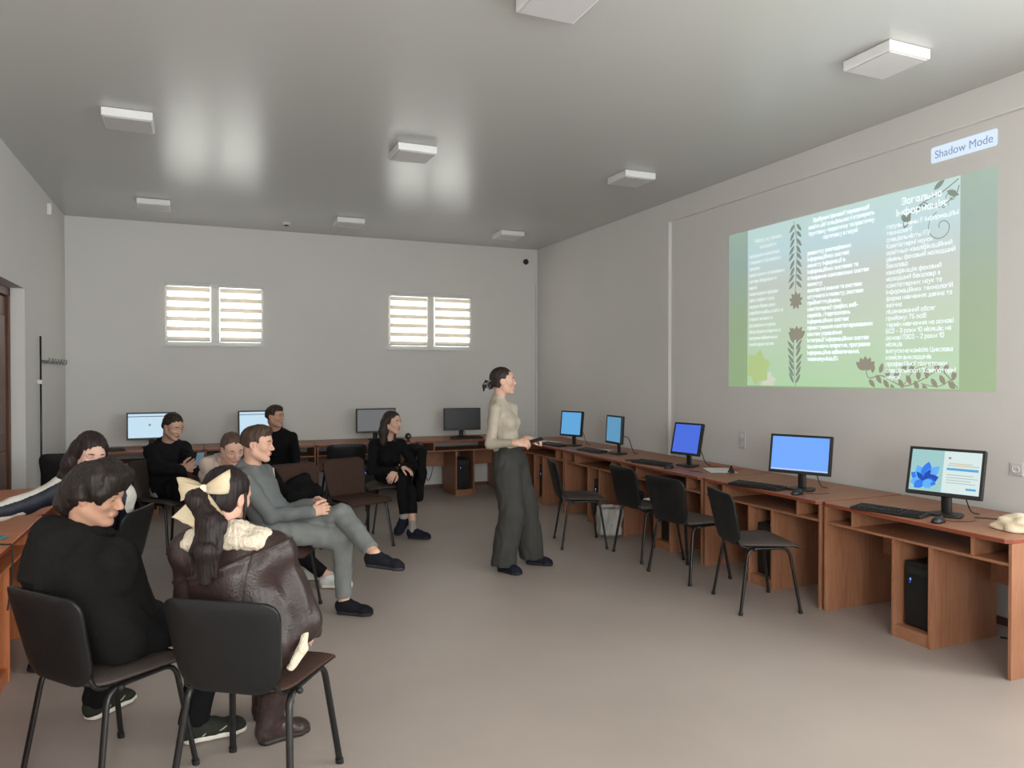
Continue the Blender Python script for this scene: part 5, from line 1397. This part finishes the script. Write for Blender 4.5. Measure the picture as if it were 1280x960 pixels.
# ---- 8 the man in the black hoodie in front
R = frame(-22, 15, 4); P = Person(pt(135, 789, 2.99), R, pt(121, 617, 2.97), 1.03)
J = joints(pt(137, 789, 3.0), pt(96, 678, 2.97), 39, 44, .185, .09, .03, .035)
arm(J, 'R', pt(200, 772, 3.30), -J['cside'] * .5 - V(0, 0, .8) - ydir(44) * .8, .30, .26); arm(J, 'L', pt(115, 772, 3.35), J['cside'] - V(0, 0, .6) - ydir(44) * .6, .30, .26)
J['shL'] = J['shL'] - V(0, 0, .095)
arm(J, 'L', pt(120, 765, 3.40), J['cside'] * .1 - V(0, 0, .8) - ydir(44) * .15, .30, .26)
leg(J, 'R', pt(243, 903, 3.27), V(0, 0, 1) + ydir(39), .44, .42); leg(J, 'L', pt(120, 880, 3.5), V(0, 0, 1) + ydir(50), .44, .42)
for s in 'LR': J['an' + s][2] = .092
J['toeR'], J['fupR'] = ydir(8), V(0, 0, 1); J['toeL'], J['fupL'] = ydir(50), V(0, 0, 1)
sk = skin_mats(rgb(196, 150, 126), rgb(168, 114, 100)); hm8 = hair_mat('black_brown_mop_hair', rgb(38, 31, 28), .5)
ch8 = ((-.33, 3.39), 39); seat_at(ch_k, -.33, 3.39, 39, 'black-backed chair in the left foreground under the man in the black hoodie', g2); J['chair'] = ch8
o = person('man in black hoodie with fringed dark hair in left foreground, seen from behind in profile', P, J, sk,
           {'R': (ydir(40, 15), V(0, 0, -1), True, (25, 30, 20)), 'L': (ydir(10, 15), V(0, 0, -1), False, (25, 30, 20))}, h=.004, w=1.0, closed=True, nose=1.05, neck_r=.056)
BH = cloth('black_brushed_fleece', rgb(27, 25, 24), .95, .3, 220)
up = nrm(P.H(-.02, 0, -.06) - J['neck']); b8 = -ydir(44)
def hood8(S):
    S.ecap(J['neck'] + up * .045 + b8 * .085 - J['cside'] * .075, J['neck'] + up * .060 + b8 * .090 + J['cside'] * .065, b8, (.062, .058), (.062, .056), .03)
    S.ecap(J['neck'] + up * .02 + b8 * .12, J['neck'] - up * .12 + b8 * .135, J['cside'], (.108, .055), (.075, .045), .03)
    for y in (-1, 1): S.cap(J['neck'] + up * .04 + J['cside'] * y * .085 + b8 * .0, J['neck'] + up * .0 + J['cside'] * y * .055 - b8 * .10, .045, .035, .04)
    S.chain([J['shR'] + V(0, 0, -.02), J['elR'], J['elR'] * .4 + J['wrR'] * .6], [.082, .076, .06], .03); S.chain([J['shL'] + V(0, 0, -.02), J['elL']], [.074, .072], .03)
top('hoodie', o, P, J, BH, .034, 1.06, (.078, .070, .048), ('turtle', .03, .075), 0, None, .007, .005, 17, extra=hood8, belly=.02, wl=.14)
trousers(o, P, J, BLK, (.10, .076, .062), .014, 1.0, .1, .006, .005, 18, ch8, hemcut=-.012)
GRN = cloth('dark_green_suede', rgb(46, 48, 42), .85, .2, 220)
for s in 'RL':
    so = shoe(o, P.o, J['an' + s], J['toe' + s], (0, 0, 1), GRN, SOLE_W, .30, 1.08)
    f = ydir(8 if s == 'R' else 50); sdv = np.cross(V(0, 0, 1), f); base = J['an' + s] - V(0, 0, .092) - f * .062
    bm = BM(); Q = lambda x, y, z_: Vector(base + f * x + sdv * y + V(0, 0, z_) - P.o)
    for y in (-1, 1):
        tube(bm, spline([Q(.09, y * .0435, .035), Q(.125, y * .0435, .062), Q(.16, y * .0445, .045), Q(.19, y * .0445, .058)], 6), .003, 6)
    obj('side_stripe', bm, mat('pale_trim_' + s, rgb(176, 170, 150), .5), so)
def mop(S):
    for y, z_ in ((-.060, .030), (-.030, .042), (.0, .046), (.03, .046), (.06, .04)):
        S.chain([P.H(.01, y * .8, .105), P.H(.068, y * .95, .086), P.H(.096 - abs(y) * .25, y * 1.1, z_)], [.034, .022, .007], .03)
    S.chain([P.H(.01, -.072, .075), P.H(.050, -.084, .035), P.H(.058, -.080, -.005)], [.034, .026, .008], .03)
    S.chain([P.H(.01, .072, .075), P.H(.050, .084, .035), P.H(.058, .080, -.005)], [.030, .022, .006], .02)
    for y in (-1, 1): S.chain([P.H(-.02, y * .078, .03), P.H(-.012, y * .088, .004), P.H(-.022, y * .084, -.012)], [.034, .018, .009], .03)
    S.chain([P.H(-.08, .03, .0), P.H(-.095, .02, -.06), P.H(-.085, .02, -.09)], [.05, .04, .02], .03); S.chain([P.H(-.08, -.03, .0), P.H(-.095, -.02, -.06), P.H(-.085, -.02, -.09)], [.05, .04, .02], .03)
hair_cap(P, hm8, o, .003, puff=.008, low=None, extra=mop, face=(.150, 0, -.056, .084, .10, .106), ears='low', seed=10, amp=.0016)

# ---- 9 the girl in the brown leather jacket in front
R = frame(50, 8, 3); P = Person(pt(320, 800, 2.9), R, pt(284, 621, 2.93), 1.0)
J = joints(pt(322, 800, 2.9), pt(287, 672, 2.89), 56, 58, .165, .085, .02, .04)
arm(J, 'R', pt(383, 801, 3.10), -J['cside'] - V(0, 0, .7) - ydir(58) * .9, .29, .25); arm(J, 'L', pt(275, 790, 3.2), J['cside'] * .3 - V(0, 0, .9) - ydir(58) * .3, .29, .25)
leg(J, 'R', pt(337, 893, 3.27), V(0, 0, 1) + ydir(50), .42, .40); leg(J, 'L', pt(330, 872, 3.5), V(0, 0, 1) + ydir(60), .42, .40)
for s in 'LR': J['an' + s][2] = .095; J['fup' + s] = V(0, 0, 1)
J['toeR'], J['toeL'] = ydir(18), ydir(45)
sk = skin_mats(rgb(208, 162, 142), rgb(180, 112, 104)); hm9 = hair_mat('black_ponytail_hair', rgb(32, 23, 23), .5)
ch9 = ((.22, 3.07), 56); ch_b.location = (.22, 3.07, 0); ch_b.rotation_euler = (0, 0, math.radians(56)); ch_b['label'] = 'chair with black plastic back in the centre foreground under the girl in the leather jacket'; ch_b['group'] = g2; J['chair'] = ch9
o = person('girl in brown leather shearling jacket with cream hair bow, seated in foreground, back to camera', P, J, sk,
           {'R': (ydir(90, 10), V(0, 0, -1), True, (25, 30, 25), .93), 'L': (ydir(30, 10), V(0, 0, -1), False, (25, 30, 25), .93)}, h=.004, w=.85, neck_r=.048)
LEA = mat('brown_leather', rgb(47, 33, 31), .42, .5, var=.12, vscale=9, bump=.22, bscale=110)
FLEECE = mat('cream_fleece', rgb(224, 209, 188), .95, .1, var=.08, vscale=60, bump=.8, bscale=170)
f9 = ydir(58); up = nrm(J['neck'] - J['pel'])
def jk(S):
    S.ecap(J['pel'] + up * .10, J['pel'] - up * .0, J['pside'], (.195, .155), (.205, .16), .05)
    S.chain([J['shR'], J['elR'], J['elR'] * .35 + J['wrR'] * .65], [.076, .072, .056], .012); S.chain([J['shL'], J['elL'], J['wrL']], [.076, .070, .05], .012)
    S.cut(J['pel'] - up * .06, -up)
gr = ((J['chest'] + up * .055, nrm(up + J['cside'] * .12), -.006, .006), (pt(296, 745, 2.7), nrm(J['cside'] + up * .12), .0035, .004))
top('leather_jacket', o, P, J, LEA, .030, .98, (.074, .068, .050), None, 0, None, .0065, .0048, 19, extra=jk, wl=.15, grooves=gr, shoulder=.066)
# fleece collar, seams and hem
S = Sculpt(); nb = J['neck'] + up * .012
S.ecap(nb - J['cside'] * .15 - up * .004 - f9 * .040, nb + J['cside'] * .12 - up * .018 - f9 * .040, f9, (.082, .040), (.082, .036), .03)
S.ecap(nb - J['cside'] * .06 - f9 * .040 + up * .016, nb + J['cside'] * .05 - f9 * .040 + up * .016, f9, (.062, .050), (.062, .050), .05)
for y in (-1, 1): S.cap(nb + J['cside'] * y * .14 - up * .02 - f9 * .02, nb + J['cside'] * y * .07 + f9 * .11 - up * .05, .035, .035, .04)
S.cap(nb - up * .05, nb + up * .12, .052, .056, .015, 's')
sculpt_obj('fleece_collar', S, .0045, FLEECE, P.o, o, folds(.003, .03, 20))
S = Sculpt(); hp = J['pel'] - J['pside'] * .175
S.chain([pt(382, 788, 2.85), pt(378, 812, 2.80), pt(363, 834, 2.76)], [.012, .017, .014], .02)
carve(S, J)
sculpt_obj('fleece_hem', S, .0045, FLEECE, P.o, o, folds(.003, .03, 21))
trousers(o, P, J, mat('brown_leather_trousers', rgb(58, 42, 38), .4, .5, bump=.2, bscale=100), (.088, .066, .054), .010, .88, .1, .006, .004, 22, ch9, hemcut=.09)
BOOT = mat('brown_boot_leather', rgb(52, 38, 35), .35, .5, bump=.2, bscale=90)
for s in 'RL':
    shoe(o, P.o, J['an' + s], J['toe' + s], (0, 0, 1), BOOT, mat('boot_sole_' + s, rgb(34, 27, 26), .6), .265, 1.02, 'boot', .095, J['kn' + s])
hair_cap(P, hm9, o, .003, puff=.006, low=-.058, face=(.130, 0, -.036, .080, .078, .106), seed=11, amp=.0016)
S = Sculpt()
kn9 = P.H(-.108, .0, .030)
q = [kn9 + P.R @ V(-.012, .004, 0), kn9 + P.R @ V(-.045, .022, -.035), pt(266, 655, 2.75), pt(258, 690, 2.71), pt(255, 728, 2.71)]
S.cap(q[0], q[1], .022, .034, .02)
for i, (a, b) in enumerate((((.030, .028), (.042, .032)), ((.042, .032), (.042, .028)), ((.042, .028), (.024, .014)))): S.ecap(q[i + 1], q[i + 2], nrm(J['cside'] - f9 * .1), *(( a, b)), .03)
for off, e in ((.045, .02), (-.05, .012), (.02, .03)): S.chain([q[1] + J['cside'] * off * .3, q[2] + J['cside'] * off * -1 * .9, q[3] - J['cside'] * off * 1.0, q[4] + V(0, 0, e) - J['cside'] * off], [.02, .014, .011, .003], .015)
sculpt_obj('ponytail', S, .004, hm9, P.o, o, folds(.0035, .022, 23, (1, 1, .12)))
S = Sculpt(); S.chain([P.H(.01, -.070, .02), P.H(.018, -.079, -.045), P.H(.016, -.074, -.10), P.H(-.005, -.07, -.145)], [.010, .007, .005, .002], .01); sculpt_obj('loose_strand', S, .003, hm9, P.o, o)
# satin bow: two loops, two tails, a knot
BOW = cloth('cream_satin', rgb(250, 234, 204), .5, .08, 120, .03, .4)
bk = kn9 + P.R @ V(-.016, 0, .008); br = nrm(-J['cside']); bu = nrm(V(0, 0, 1) - f9 * .1); bo = -nrm(np.cross(br, bu)) if np.dot(np.cross(br, bu), -f9) < 0 else nrm(np.cross(br, bu))
B3 = lambda x, y, z_: Vector(bk + br * x + bu * y + bo * z_ - P.o)
bow = None
def ribbon(name, rows, par):
    """rows of (centre, half-width vector): a cloth strip with thickness"""
    bm = BM(); n = 7; prev = None
    for c, hw in rows:
        ring = [bm.verts.new(c + hw * (2 * j / (n - 1) - 1) + Vector(bo) * .004 * math.cos(j * 2.2)) for j in range(n)]
        if prev:
            for j in range(n - 1): bm.faces.new((prev[j], prev[j + 1], ring[j + 1], ring[j])).smooth = True
        prev = ring
    bmesh.ops.solidify(bm, geom=bm.faces[:], thickness=.0022)
    return obj(name, bm, BOW, par, smooth=True)
S = Sculpt(); S.boxs(bk + bo * .022, (.014, .016, .014), np.stack([br, bu, bo], 1), .011, .004); knot = sculpt_obj('hair_bow', S, .0025, BOW, P.o, o, folds(.0012, .015, 3))
for sx, tip in ((-1, -.004), (1, .030)):
    rows = []
    for k in range(25):
        t = k / 24; a = t * 2 * PI; x = sx * (.010 + .093 * (.5 - .5 * math.cos(a))); zz = .018 + .026 * math.sin(a) * (1 if True else 0)
        w_ = .013 + .033 * (.5 - .5 * math.cos(a)); rows.append((B3(x, tip * abs(x) / .1, zz), Vector(bu + br * sx * .12) * w_))
    ribbon('bow_loop', rows, knot)
for sx, L, dx in ((-1, .115, -.070), (1, .108, .048)):
    rows = []
    for k in range(10):
        t = k / 9; x = sx * .006 + dx * t ** .8; y = -.012 - L * t; w_ = .012 + .034 * t
        rows.append((B3(x, y, .026 + .022 * t), Vector(br + bu * (.45 * sx * t)) * w_))
    ribbon('bow_tail', rows, knot)

# ---- chairs left empty among them
E1 = dup(ch_k, (1.62, 8.98, 0), math.radians(88), 'black-backed chair tucked under the back desks behind the brown empty chair', g3)
E2 = dup(ch_b, (1.40, 6.98, 0), math.radians(-68), 'brown empty chair just left of the seated woman in black', g3)
E3 = dup(ch_b, (.90, 6.73, 0), math.radians(-70), 'brown empty chair behind the man in grey, a black jacket on its seat', g3)
E5 = dup(ch_b, (-.93, 7.30, 0), math.radians(82), 'tall dark chair by the left wall behind the long-haired girl', g3); E5.scale = (1, 1, 1.2)

def draped(name, label, chx, yaw, m, w=.50, top_z=.845, drop_b=.42, drop_f=.22, extra=None, cat='jacket'):
    """a garment hung over a chair back: cloth following the back, over the top edge and down both sides"""
    c = V(chx[0], chx[1], 0); f = ydir(yaw); l = ydir(yaw + 90)
    S = Sculpt()
    B = lambda x, y, z_: c + f * x + l * y + V(0, 0, z_)
    S.ecap(B(-.295, -w * .40, top_z - .03), B(-.295, w * .40, top_z - .03), V(0, 0, 1), (.04, .055), (.04, .055), .03)
    S.ecap(B(-.325, 0, top_z - .04), B(-.255, 0, top_z - drop_b), l, (w / 2, .036), (w / 2 * .92, .036), .03)
    S.ecap(B(-.262, 0, top_z - .04), B(-.19, 0, top_z - drop_f), l, (w / 2, .034), (w / 2 * .9, .040), .03)
    for y in (-1, 1): S.chain([B(-.30, y * w * .46, top_z - .05), B(-.29, y * w * .5, top_z - .25), B(-.26, y * w * .5, top_z - drop_b * 1.15)], [.05, .046, .04], .03)
    S.boxs(B(-.243, 0, .64), (.036, .246, .19), frame(yaw, -13.5), .02, .004, 's')
    if extra: extra(S, B)
    return tag(sculpt_obj(name, S, .006, m, (c[0], c[1], 0), None, folds(.007, .13, 31)), label, cat), B
c3 = V(.90, 6.73, 0); f3 = ydir(-70); l3 = ydir(20)
S = Sculpt(); Bq = lambda x, y, z_: c3 + f3 * x + l3 * y + V(0, 0, z_)
S.ecap(Bq(-.10, -.10, .56), Bq(-.08, .10, .57), f3, (.11, .075), (.11, .075), .04)
S.ecap(Bq(-.17, -.06, .62), Bq(-.185, .08, .66), f3, (.06, .07), (.05, .08), .05); S.chain([Bq(-.1, -.16, .60), Bq(.02, -.17, .56), Bq(.08, -.08, .545)], [.05, .05, .04], .03)
S.chain([Bq(-.14, -.18, .58), Bq(-.19, -.20, .70), Bq(-.25, -.19, .78)], [.05, .04, .02], .03)
J = {'chair': ((.90, 6.73), -70)}; carve(S, J)
JB = tag(sculpt_obj('jacket', S, .0055, BLK, (.90, 6.73, 0), None, folds(.008, .11, 33)), 'black jacket with white piping bundled on the brown chair behind the man in grey', 'jacket'); JB.location = (.90, 6.73, 0)
bm = BM(); tube(bm, spline([Vector(f3 * a + l3 * b + V(0, 0, c)) for a, b, c in ((-.08, -.235, .56), (-.12, -.235, .64), (-.15, -.245, .72), (-.19, -.235, .80))], 6), .012, 8)
obj('piping', bm, WHITE, JB)
JC, _ = draped('jacket', 'black jacket hanging over the chair back right of the seated woman in black', ch2[0], ch2[1], BLK, .52, .86, .45, .26)
JC.location = (ch2[0][0], ch2[0][1], 0)

# papers on the seat of the third right chair
sheet('paper_sheet', 'white sheets lying on the seat of the third chair in the right row', 3.83, 5.57, .20, .28, 20, M['paper'], .499, .004)
r = thing('hand_bag', 'small black bag lying on the seat of the third right chair', 'bag', (3.60, 5.68, .501), .2)
S = Sculpt(); S.boxs((0, 0, .045), (.06, .10, .044), None, .03, .01); sculpt_obj('body', S, .005, BLK, (0, 0, 0), r, folds(.003, .08, 40))
bm = BM(); tube(bm, spline([(0, -.08, .08), (.0, -.05, .13), (.0, .05, .13), (0, .08, .08)], 6), .006, 8); obj('strap', bm, M['dark'], r)
